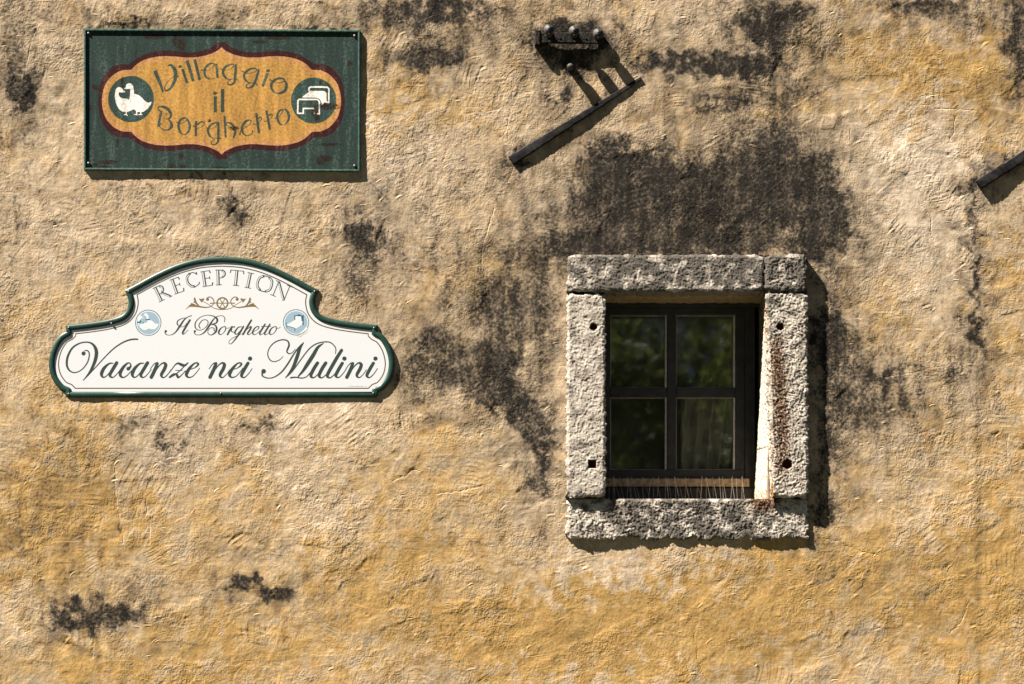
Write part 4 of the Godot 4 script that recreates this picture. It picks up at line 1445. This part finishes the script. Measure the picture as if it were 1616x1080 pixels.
func write(im: Image, letters: Dictionary, text: Array, ink: Color, to: Transform2D) -> void:
	for t in text:
		var g: Array = letters[t[0]]
		for k in range(2, g.size()):
			var p := pen(g[k], g[0], g[1], to, Vector2(t[1], 0.0))
			if p.size() == 1:
				disc(im, Vector2(p[0].x, p[0].y), p[0].z * 0.5, ink)
			else:
				stroke(im, p, ink)


# an open-faced roman capital: thick strokes are a thin line, a gap and a firm line
func capital(im: Image, ch: String, base: Vector2, turn: float, size: float, to: Transform2D, ink: Color, paper: Color) -> void:
	var f := func(x: float, y: float, wd: float) -> Vector3:
		var p := to * (base + Vector2(x, -y).rotated(turn) * size)
		return Vector3(p.x, p.y, wd * size * to.get_scale().x)
	var line := func(x0: float, y0: float, x1: float, y1: float, wd: float, c: Color) -> void:
		stroke(im, [f.call(x0, y0, wd), f.call(x1, y1, wd)], c, true, true)
	var bow := func(pts: Array, wd: float, c: Color) -> void:
		var q := []
		for k in range(0, pts.size(), 2):
			q.append(f.call(pts[k], pts[k + 1], wd))
		stroke(im, q, c)
	var stem := func(x: float) -> void:
		line.call(x - 0.02, 0.0, x - 0.02, 1.0, 0.2, ink)
		line.call(x - 0.045, 0.02, x - 0.045, 0.98, 0.075, paper)
	var thin := 0.05
	match ch:
		"E":
			stem.call(0.0)
			line.call(-0.2, 0.0, 0.5, 0.0, thin, ink)
			line.call(-0.2, 1.0, 0.45, 1.0, thin, ink)
			line.call(0.05, 0.52, 0.36, 0.52, thin, ink)
			line.call(0.46, 0.0, 0.52, 0.2, 0.08, ink)
			line.call(0.42, 1.0, 0.45, 0.82, 0.08, ink)
			line.call(0.36, 0.42, 0.36, 0.62, 0.06, ink)
		"R", "P":
			stem.call(0.0)
			line.call(-0.2, 0.0, 0.22, 0.0, thin, ink)
			line.call(-0.2, 1.0, 0.1, 1.0, thin, ink)
			bow.call([0.08, 0.99, 0.3, 0.97, 0.43, 0.82, 0.42, 0.66, 0.28, 0.5, 0.06, 0.46], thin, ink)
			bow.call([0.3, 0.94, 0.415, 0.82, 0.41, 0.66, 0.3, 0.54], 0.16, ink)
			bow.call([0.3, 0.91, 0.385, 0.82, 0.38, 0.68, 0.3, 0.58], 0.06, paper)
			if ch == "R":
				line.call(0.22, 0.48, 0.66, 0.02, 0.17, ink)
				line.call(0.21, 0.44, 0.6, 0.03, 0.06, paper)
				line.call(0.56, 0.0, 0.8, 0.0, thin, ink)
		"C":
			bow.call([0.8, 0.82, 0.6, 0.97, 0.36, 0.95, 0.12, 0.74, 0.08, 0.4, 0.26, 0.1, 0.52, 0.01, 0.84, 0.16], 0.06, ink)
			bow.call([0.34, 0.93, 0.14, 0.74, 0.11, 0.4, 0.28, 0.12, 0.46, 0.05], 0.17, ink)
			bow.call([0.3, 0.88, 0.11, 0.72, 0.08, 0.42, 0.24, 0.13, 0.4, 0.04], 0.06, paper)
			line.call(0.8, 0.98, 0.82, 0.78, 0.07, ink)
			line.call(0.82, 0.12, 0.88, 0.28, 0.07, ink)
		"T":
			stem.call(0.0)
			line.call(-0.2, 0.0, 0.22, 0.0, thin, ink)
			line.call(-0.44, 1.0, 0.44, 1.0, thin, ink)
			line.call(-0.42, 1.0, -0.46, 0.8, 0.07, ink)
			line.call(0.42, 1.0, 0.46, 0.8, 0.07, ink)
		"I":
			stem.call(0.0)
			line.call(-0.22, 0.0, 0.22, 0.0, thin, ink)
			line.call(-0.22, 1.0, 0.22, 1.0, thin, ink)
		"O":
			for s in [-1.0, 1.0]:
				bow.call([0, 1.0, 0.34 * s, 0.9, 0.48 * s, 0.5, 0.34 * s, 0.1, 0, 0], 0.06, ink)
				bow.call([0.2 * s, 0.94, 0.4 * s, 0.78, 0.45 * s, 0.5, 0.4 * s, 0.22, 0.2 * s, 0.06], 0.16, ink)
				bow.call([0.24 * s - 0.02, 0.92, 0.4 * s - 0.02, 0.78, 0.45 * s - 0.02, 0.5, 0.4 * s - 0.02, 0.22, 0.24 * s - 0.02, 0.08], 0.06, paper)
		"N":
			line.call(0.0, 0.0, 0.0, 1.0, 0.06, ink)
			line.call(0.8, -0.02, 0.8, 1.0, 0.06, ink)
			line.call(0.02, 0.98, 0.8, -0.04, 0.17, ink)
			line.call(0.04, 0.9, 0.75, -0.02, 0.06, paper)
			line.call(-0.2, 0.0, 0.2, 0.0, thin, ink)
			line.call(-0.2, 1.0, 0.05, 1.0, thin, ink)
			line.call(0.6, 1.0, 1.0, 1.0, thin, ink)


func make_white_sign() -> void:
	var res := 3.5
	var ox := 74.0
	var oy := 400.0
	var w := 1932
	var h := 812
	var to := Transform2D(0.0, Vector2(res, res), 0.0, Vector2(-ox * res, -oy * res))
	var im := Image.create(w, h, false, Image.FORMAT_RGB8)
	var paper := lin(0.62, 0.63, 0.64)
	im.fill(paper)
	var outline := white_outline()
	# the gold-brown line inside the moulding
	for p in Geometry2D.offset_polygon(outline, -10.2, Geometry2D.JOIN_MITER):
		var q := []
		for v in p:
			var d := to * v
			q.append(Vector3(d.x, d.y, 1.7 * res))
		q.append(q[0])
		stroke(im, q, lin(0.075, 0.05, 0.016), false, true)
	var ink := lin(0.03, 0.048, 0.042)
	write(im, script_letters(), [["V", 0], ["a", 0], ["c", 0], ["a", 48.7], ["n", -92.7], ["z", 0], ["e", -68.2], ["n", 0], ["e", 0], ["i", 0], ["M", 0], ["u", 0], ["l", 0], ["i", 149], ["n", 216], ["i", 198]], ink, to)
	write(im, small_script(), [["I", 0], ["l", 0], ["B", 0], ["o", 0], ["r", 0], ["g", 0], ["h", 0], ["e", 0], ["t", 0], ["t", 7.7], ["o", 80.1]], lin(0.04, 0.052, 0.043), to)
	# RECEPTION on its arch
	var cap := lin(0.032, 0.05, 0.045)
	for s in [["R", 255.0, 475.0, -25.7], ["E", 279.6, 463.2, -19.6], ["C", 295.5, 455.8, -12.0], ["E", 324.1, 452.1, -8.7], ["P", 344.9, 449.9, -2.0], ["T", 372.0, 450.8, 5.7], ["I", 390.9, 454.4, 11.5], ["O", 414.2, 460.2, 15.5], ["N", 430.7, 466.5, 22.5]]:
		capital(im, s[0], Vector2(s[1], s[2]), deg_to_rad(s[3]), 23.6 if s[0] != "O" else 25.0, to, cap, paper)
	# ornament, mirrored about the middle
	var gold := lin(0.17, 0.115, 0.05)
	var o0 := Vector2(290, 460)
	var k := 12.43
	for side in [1.0, -1.0]:
		var tt := to if side > 0 else to * Transform2D(0.0, Vector2(-1, 1), 0.0, Vector2(2.0 * (290 + 755 / k), 0))
		var tp := func(n: Array) -> Array:
			var out := []
			for p in pen(n, o0, k, tt):
				out.append(Vector3(p.x, p.y, absf(p.z)))
			return out
		for s in [[448, 140, 24, 500, 110, 20, 560, 140, 22, 590, 200, 20, 570, 260, 18, 520, 300, 18, 430, 317, 24, 300, 300, 32, 180, 288, 34, 100, 300, 22, 45, 350, 10], [640, 230, 18, 520, 235, 24], [520, 290, 13, 600, 335, 15, 690, 353, 18, 755, 356, 20], [535, 292, 13, 460, 245, 13, 385, 200, 14]]:
			stroke(im, tp.call(s), gold)
		disc(im, tt * (o0 + Vector2(465, 158) / k), 30 / k * res, gold)
		fill(im, poly([320, 300, 255, 220, 215, 108, 185, 160, 205, 180, 185, 215, 225, 235, 280, 300], o0, k, tt), gold)
		fill(im, poly([290, 300, 200, 245, 140, 228, 125, 262, 95, 275, 110, 305], o0, k, tt), gold)
		fill(im, poly([285, 138, 340, 150, 390, 133, 404, 160, 375, 186, 352, 228], o0, k, tt), gold)
	var hub := to * (o0 + Vector2(755, 232) / k)
	for q in 40:
		var a0 := TAU * q / 40
		disc(im, hub + Vector2(cos(a0), sin(a0)) * 105 / k * res, 16 / k * res, gold)
	for q in 3:
		var v := Vector2.from_angle(PI * q / 3.0) * 100 / k * res
		stroke(im, [Vector3(hub.x - v.x, hub.y - v.y, 4.5), Vector3(hub.x + v.x, hub.y + v.y, 4.5)], gold, false, true)
	# round pictures of geese and of a bed
	for s in [Vector2(233.7, 509.6), Vector2(467.0, 509.0)]:
		disc(im, to * s, 20.6 * res, lin(0.07, 0.08, 0.09))
		disc(im, to * s, 19.5 * res, lin(0.55, 0.62, 0.68))
		disc(im, to * (s + Vector2(0, 0.3)), 17.8 * res, lin(0.27, 0.38, 0.46))
	var g0 := Vector2(205, 480)
	var snow := lin(0.68, 0.68, 0.68)
	var teal := lin(0.02, 0.13, 0.2)
	stroke(im, pen([300, 375, 90, 258, 420, 60, 250, 490, 60, 290, 580, 110], g0, 18, to), snow)
	stroke(im, pen([335, 390, 40, 378, 408, 20], g0, 18, to), lin(0.6, 0.5, 0.48))
	stroke(im, pen([440, 300, 80, 490, 340, 60, 495, 410, 60, 540, 500, 90], g0, 18, to), snow)
	stroke(im, pen([415, 320, 34, 378, 348, 18], g0, 18, to), lin(0.6, 0.5, 0.48))
	fill(im, poly([260, 560, 340, 580, 420, 535, 520, 520, 590, 460, 660, 510, 720, 565, 815, 560, 770, 650, 700, 715, 590, 715, 545, 690, 440, 740, 350, 725, 280, 660], g0, 18, to), snow)
	for s in [[455, 445, 34, 545, 440, 40], [215, 520, 44, 285, 520, 50], [290, 480, 40, 310, 495, 30], [275, 545, 16, 280, 600, 14], [300, 550, 16, 345, 540, 12], [370, 525, 22, 385, 545, 16]]:
		stroke(im, pen(s, g0, 18, to), teal, false, true)
	for s in [[350, 640, 10, 430, 670, 10, 500, 660, 10], [600, 620, 10, 680, 635, 10, 740, 610, 10]]:
		stroke(im, pen(s, g0, 18, to), lin(0.45, 0.48, 0.52))
	var b0 := Vector2(435, 480)
	fill(im, poly([525, 300, 560, 330, 660, 290, 750, 330, 795, 315, 795, 600, 760, 600, 740, 420, 560, 345, 550, 450, 530, 450], b0, 18, to), lin(0.03, 0.09, 0.14))
	fill(im, poly([560, 345, 725, 350, 725, 490, 560, 475], b0, 18, to), snow)
	fill(im, poly([310, 590, 480, 490, 560, 450, 730, 490, 770, 500, 740, 590, 570, 695, 320, 610], b0, 18, to), snow)
	stroke(im, pen([290, 530, 22, 320, 690, 24], b0, 18, to), lin(0.06, 0.13, 0.18), false, true)
	stroke(im, pen([310, 615, 18, 545, 690, 22, 545, 760, 24], b0, 18, to), lin(0.06, 0.12, 0.17), false, true)
	stroke(im, pen([440, 520, 8, 600, 560, 10, 720, 520, 8], b0, 18, to), lin(0.48, 0.5, 0.52))
	# the loose lower edge of the right-hand sticker
	fill(im, poly([860, 650, 900, 700, 840, 760, 720, 830, 690, 820, 790, 740], b0, 18, to), lin(0.7, 0.7, 0.68))
	stroke(im, pen([915, 700, 8, 895, 800, 14, 780, 870, 16, 715, 925, 22, 600, 900, 14], b0, 18, to), lin(0.32, 0.28, 0.25), false, true)
	# the maker's tiny line, too small to read
	var tiny := lin(0.12, 0.1, 0.075)
	var rng := RandomNumberGenerator.new()
	rng.seed = 3
	for n in 15:
		var x := 554.6 + n * 1.3
		var tall := 1.9 if n in [0, 7] else 1.0
		stroke(im, pen([x, 610.8, 0.45, x, 610.8 - tall, 0.45], Vector2.ZERO, 1.0, to), tiny, true, true)
		stroke(im, pen([x, 609.9, 0.35, x + 0.7, 609.8 + rng.randf_range(-0.3, 0.8), 0.35], Vector2.ZERO, 1.0, to), tiny, true, true)
	for x in [549.8, 575.6]:
		stroke(im, pen([x, 610.6, 0.4, x + 2.6, 610.6, 0.4], Vector2.ZERO, 1.0, to), tiny, true, true)
	# specks of dirt
	for n in 60:
		var p := to * Vector2(rng.randf_range(100, 600), rng.randf_range(420, 618))
		disc(im, p, rng.randf_range(0.6, 1.8), lin(0.42, 0.37, 0.3))
	var m := plain(Color.WHITE, 0.55)
	m.metallic_specular = 0.3
	m.albedo_texture = ImageTexture.create_from_image(im)
	var t := thing("white_reception_sign", "white shaped reception sign with green moulding and script lettering", "sign", at(350, 628))
	var lift := -t.position
	var st := new_st()
	var tri := Geometry2D.triangulate_polygon(outline)
	for n in range(0, tri.size(), 3):
		var a := outline[tri[n]]
		var b := outline[tri[n + 1]]
		var c := outline[tri[n + 2]]
		for v in ([a, b, c] if (b - a).cross(c - a) > 0.0 else [a, c, b]):
			st.set_uv(Vector2((v.x - ox) * res / w, (v.y - oy) * res / h))
			st.set_normal(Vector3.BACK)
			st.add_vertex(at(v.x, v.y, 0.006))
	part("board", st.commit(), m, t, lift)
	part("moulding", moulding(outline, 4.9, 0.0085, 0.003), mats.green, t, lift)
	for p in [Vector2(203.5, 461), Vector2(497, 461), Vector2(109, 518.2), Vector2(590.5, 518.6), Vector2(109, 622.5), Vector2(589.5, 621.5), Vector2(349, 621.8), Vector2(176.5, 511.5)]:
		part("screw", lathe(at(p.x, p.y), [[0.006, 0.0045], [0.0112, 0.0045], [0.0132, 0.003], [0.0139, 0.001]], 12), mats.screw, t, lift)


# a rounded moulding that follows a closed outline (drawing units); half width in units, rise in metres
func moulding(outline: PackedVector2Array, half: float, rise: float, foot: float) -> ArrayMesh:
	var pts := PackedVector2Array()
	for p in outline:
		if pts.is_empty() or pts[pts.size() - 1].distance_to(p) > 0.6:
			pts.append(p)
	var n := pts.size()
	var sides := 10
	var st := new_st()
	var rings := []
	for i in n:
		var d0 := (pts[i] - pts[(i + n - 1) % n]).normalized()
		var d1 := (pts[(i + 1) % n] - pts[i]).normalized()
		var s0 := d0.orthogonal()
		var s1 := d1.orthogonal()
		var s := (s0 + s1).normalized()
		s /= maxf(0.55, s.dot(s0))
		var ring := PackedVector3Array()
		for k in sides + 1:
			var a := PI * k / sides
			var q := pts[i] + s * cos(a) * half
			var z := foot + rise * pow(sin(a), 0.8) if k > 0 and k < sides else -0.006
			ring.append(at(q.x, q.y, 0.0) * Vector3(1, 1, 0) + Vector3(0, 0, z))
		rings.append(ring)
	for i in n:
		var j := (i + 1) % n
		var sharp := (pts[j] - pts[i]).normalized().dot((pts[(j + 1) % n] - pts[j]).normalized()) < 0.7 or (pts[i] - pts[(i + n - 1) % n]).normalized().dot((pts[j] - pts[i]).normalized()) < 0.7
		for k in sides:
			for p in [rings[i][k], rings[j][k + 1], rings[j][k], rings[i][k], rings[i][k + 1], rings[j][k + 1]]:
				st.set_smooth_group(i + 1 if sharp else 0)
				st.add_vertex(p)
	return done(st)


# ------------------------------------------------------------------ iron on the wall
func make_bracket() -> void:
	var t := thing("iron_bracket", "black iron bracket with three pins high on the plaster", "bracket", at(902, 66))
	var lift := -t.position
	var rng := RandomNumberGenerator.new()
	rng.seed = 9
	var st := new_st()
	var pts := PackedVector2Array()
	for p in [Vector2(848, 67.5), Vector2(870, 68), Vector2(900, 67), Vector2(930, 68.5), Vector2(953, 68), Vector2(954, 52), Vector2(930, 50.5), Vector2(900, 51), Vector2(870, 50), Vector2(848, 50.5)]:
		var q := at(p.x, p.y, 0.03)
		pts.append(Vector2(q.x, q.y))
	prism(st, pts, 0.021, 0.03, 0.0025)
	part("plate", done(st), mats.iron, t, lift)
	part("lug", bar(844, 47, 853, 71, -0.04, 0.034, 0.004), mats.iron, t, lift)
	part("lug", bar(944, 54, 953, 76, -0.04, 0.0205, 0.004), mats.iron, t, lift)
	for p in [[866.0, 53.5, 0.088], [905.5, 54.0, 0.074], [943.5, 56.5, 0.064]]:
		var e: float = p[2]
		var pin := part("pin", lathe(at(p[0], p[1], 0.03) * Vector3(1, 1, 0), [[0.029, 0.016], [0.033, 0.016], [0.035, 0.011], [e - 0.03, 0.010], [e - 0.027, 0.016], [e - 0.02, 0.0205], [e - 0.006, 0.021], [e, 0.019], [e + 0.001, 0.0165], [e - 0.002, 0.0135], [e - 0.007, 0.0125]], 24), mats.knob, t, lift)
		part("nut", lathe(at(p[0], p[1], 0.03) * Vector3(1, 1, 0), [[e - 0.0072, 0.0075], [e - 0.001, 0.007], [e + 0.002, 0.004]], 6), mats.iron, pin)
	for p in [Vector2(884, 60), Vector2(925, 61)]:
		part("rivet", lathe(at(p.x, p.y, 0.03) * Vector3(1, 1, 0), [[0.0295, 0.005], [0.032, 0.0045], [0.033, 0.002]], 10), mats.iron, t, lift)
	var s := thing("iron_stud", "small round iron stud below the three pin bracket", "stud", at(899.5, 112))
	lift = -s.position
	part("shank", lathe(at(899.5, 110.5) * Vector3(1, 1, 0), [[-0.03, 0.009], [0.036, 0.009]], 14), mats.iron, s, lift)
	part("head", lathe(at(899.5, 110.5) * Vector3(1, 1, 0), [[0.0361, 0.009], [0.038, 0.0135], [0.05, 0.0135], [0.055, 0.0095], [0.057, 0.004]], 16), mats.knob, s, lift)


# a worn strip let into the plaster, from a to b, its thickness and how far it stands out at each end
func strip(a: Vector2, b: Vector2, wa: float, wb: float, za: float, zb: float, seed_: int) -> ArrayMesh:
	var n := noise(seed_, 0.09, 3)
	var f := noise(seed_ + 1, 0.3, 2)
	var along := (b - a).normalized()
	var down := Vector2(-along.y, along.x)
	var prof := [[-0.5, -0.03], [-0.5, 0.62], [-0.44, 0.74], [-0.36, 0.8], [0.0, 0.9], [0.4, 1.0], [0.49, 0.97], [0.52, -0.03]]
	var steps := int(a.distance_to(b) / 2.0)
	var v := PackedVector3Array()
	var c := PackedColorArray()
	for j in range(-1, steps + 2):
		var t := clampf(float(j) / steps, 0.0, 1.0)
		var p := a.lerp(b, t)
		var w := lerpf(wa, wb, t)
		var z := lerpf(za, zb, t)
		for k in prof.size():
			var q: Array = prof[k]
			var e: float = q[0] * w + 0.7 * n.get_noise_2d(p.x * 1.2, k * 40.0)
			var d := p + down * e
			var zz: float = q[1] * z + 0.001 * n.get_noise_2d(p.x, p.y + k * 9.0) + 0.0008 * f.get_noise_2d(p.x, p.y + k * 17.0)
			if j < 0 or j > steps or q[1] < 0.0:
				zz = -0.03
			var w3 := at(d.x, d.y, 0.0)
			v.append(Vector3(w3.x, w3.y, zz))
			var g := clampf(0.5 + 0.9 * n.get_noise_2d(p.x * 0.35 + 77.0, k * 23.0) + 0.6 * f.get_noise_2d(p.x * 0.5, k * 31.0), 0.0, 1.0)
			var col := Color(0.007, 0.0065, 0.007).lerp(Color(0.04, 0.036, 0.035), g * g * (1.8 if k < 3 else 0.5))  # top edge coloured lighter as if sunlit, the front kept darker
			c.append(col)
	return grid_from(v, c, prof.size() - 1, steps + 2)


func make_strips() -> void:
	var m: StandardMaterial3D = mats.stone.duplicate()
	m.roughness = 0.6
	var a := thing("slanting_strip", "dark slanting strip set in the plaster below the iron bracket", "wall strip", at(806, 256))
	part("strip", strip(Vector2(806, 255), Vector2(1012, 124), 16.0, 5.0, 0.019, 0.008, 601), m, a, -a.position)
	var b := thing("slanting_strip", "dark slanting strip running out at the right edge of the wall", "wall strip", at(1544, 296))
	part("strip", strip(Vector2(1543, 293), Vector2(1700, 193), 16.0, 14.0, 0.02, 0.02, 611), m, b, -b.position)


# ------------------------------------------------------------------ behind the glass and behind the viewer
func make_curtain() -> void:
	var t := thing("lace_curtain", "dim pale curtain hanging behind the lower right pane", "curtain", at(1112, 790, -0.36))
	var lift := -t.position
	var n := noise(701, 6.0, 3)
	var me := grid_mesh(90, 60, func(u: float, v: float) -> Vector3:
		var p := at(lerpf(1075.0, 1180.0, u) + 14.0 * (1.0 - v) * sin(u * 3.0), lerpf(622.0, 800.0, v), -0.36)
		return p + Vector3(0, 0, 0.018 * sin(u * 38.0 + 2.0 * v) + 0.02 * n.get_noise_2d(p.x * 3.0, p.y)),
	func(_u: float, _v: float, _p: Vector3) -> Color: return Color.WHITE)
	part("curtain_cloth", me, mats.lace, t, lift)
	part("curtain_rod", tube(PackedVector3Array([at(940, 621, -0.36), at(1240, 621, -0.36)]), PackedFloat32Array([0.005, 0.005]), 8), mats.paint, t, lift)


func make_trees() -> void:
	var leaf := SurfaceTool.new()
	leaf.begin(Mesh.PRIMITIVE_TRIANGLES)
	var pts := [Vector3(0, 0, 0), Vector3(0.35, 0.5, 0.1), Vector3(0, 1.0, -0.05), Vector3(-0.35, 0.5, 0.1)]
	for p in [pts[0], pts[2], pts[1], pts[0], pts[3], pts[2]]:
		leaf.set_smooth_group(-1)
		leaf.add_vertex(p)
	leaf.generate_normals()
	var leaf_mesh := leaf.commit()
	var green := plain(Color.WHITE, 0.55)
	green.vertex_color_use_as_albedo = true
	green.cull_mode = BaseMaterial3D.CULL_DISABLED
	green.backlight_enabled = true
	green.backlight = Color(0.95, 1.0, 0.7)
	var bark := mottled(lin(0.07, 0.05, 0.035), lin(0.14, 0.11, 0.08), 0.95, 2.0, 1.0, 41)
	var rng := RandomNumberGenerator.new()
	rng.seed = 21
	var spots := [[Vector3(2.0, 0, 11.5), 3.0, 5.9, "lower leafy tree that the window panes mirror"], [Vector3(4.6, 0, 16.5), 3.3, 9.8, "tall leafy tree behind and right of the mirrored tree"], [Vector3(-1.0, 0, 17.0), 3.3, 9.4, "tall leafy tree behind and left of the mirrored tree"], [Vector3(10.2, 0, 16.0), 3.4, 8.6, "leafy tree farthest right along the lane"], [Vector3(-7.5, 0, 16.0), 3.4, 8.8, "leafy tree farthest left along the lane"]]
	for s in spots:
		var t := thing("leafy_tree", s[3], "tree", s[0], "trees across the lane")
		var r: float = s[1]
		var tall: float = s[2]
		part("trunk", tube(PackedVector3Array([Vector3(0, -0.1, 0), Vector3(0.06, 1.0, 0.05), Vector3(-0.05, tall * 0.45, 0), Vector3(0.1, tall * 0.7, 0.1)]), PackedFloat32Array([0.26, 0.2, 0.15, 0.06]), 10), bark, t)
		var clumps := []
		for k in 48:
			var d := Vector3(rng.randfn(), rng.randfn() * 0.9, rng.randfn()).normalized() * pow(rng.randf(), 0.45)
			var c := Vector3(0, tall * 0.55, 0) + d * Vector3(r * 0.8, tall * 0.46, r * 0.8)
			clumps.append([c, rng.randf_range(0.45, 0.95)])
			if k % 3 == 0:
				part("limb", tube(PackedVector3Array([Vector3(0, maxf(0.8, c.y - r * 0.6), 0), c * 0.5 + Vector3(0, maxf(0.8, c.y - r * 0.6) * 0.5 + 0.1, 0), c]), PackedFloat32Array([0.07, 0.045, 0.02]), 6), bark, t)
		var mm := MultiMesh.new()
		mm.transform_format = MultiMesh.TRANSFORM_3D
		mm.use_colors = true
		mm.mesh = leaf_mesh
		mm.instance_count = 24000
		for k in mm.instance_count:
			var c: Array = clumps[k % clumps.size()]
			var d := Vector3(rng.randfn(), rng.randfn(), rng.randfn()).normalized() * pow(rng.randf(), 0.5)
			var p: Vector3 = c[0] + d * c[1]
			var b := Basis.from_euler(Vector3(rng.randf_range(-1.2, 1.2), rng.randf() * TAU, rng.randf_range(-2.6, 2.6))).scaled(Vector3.ONE * rng.randf_range(0.08, 0.15))
			mm.set_instance_transform(k, Transform3D(b, p))
			var v := rng.randf_range(0.7, 1.3)
			mm.set_instance_color(k, Color(0.13 * v, 0.155 * v, 0.07 * v))
		var o := MultiMeshInstance3D.new()
		o.name = "crown"
		o.multimesh = mm
		o.material_override = green
		o.set_meta("kind", "stuff")
		t.add_child(o, true)
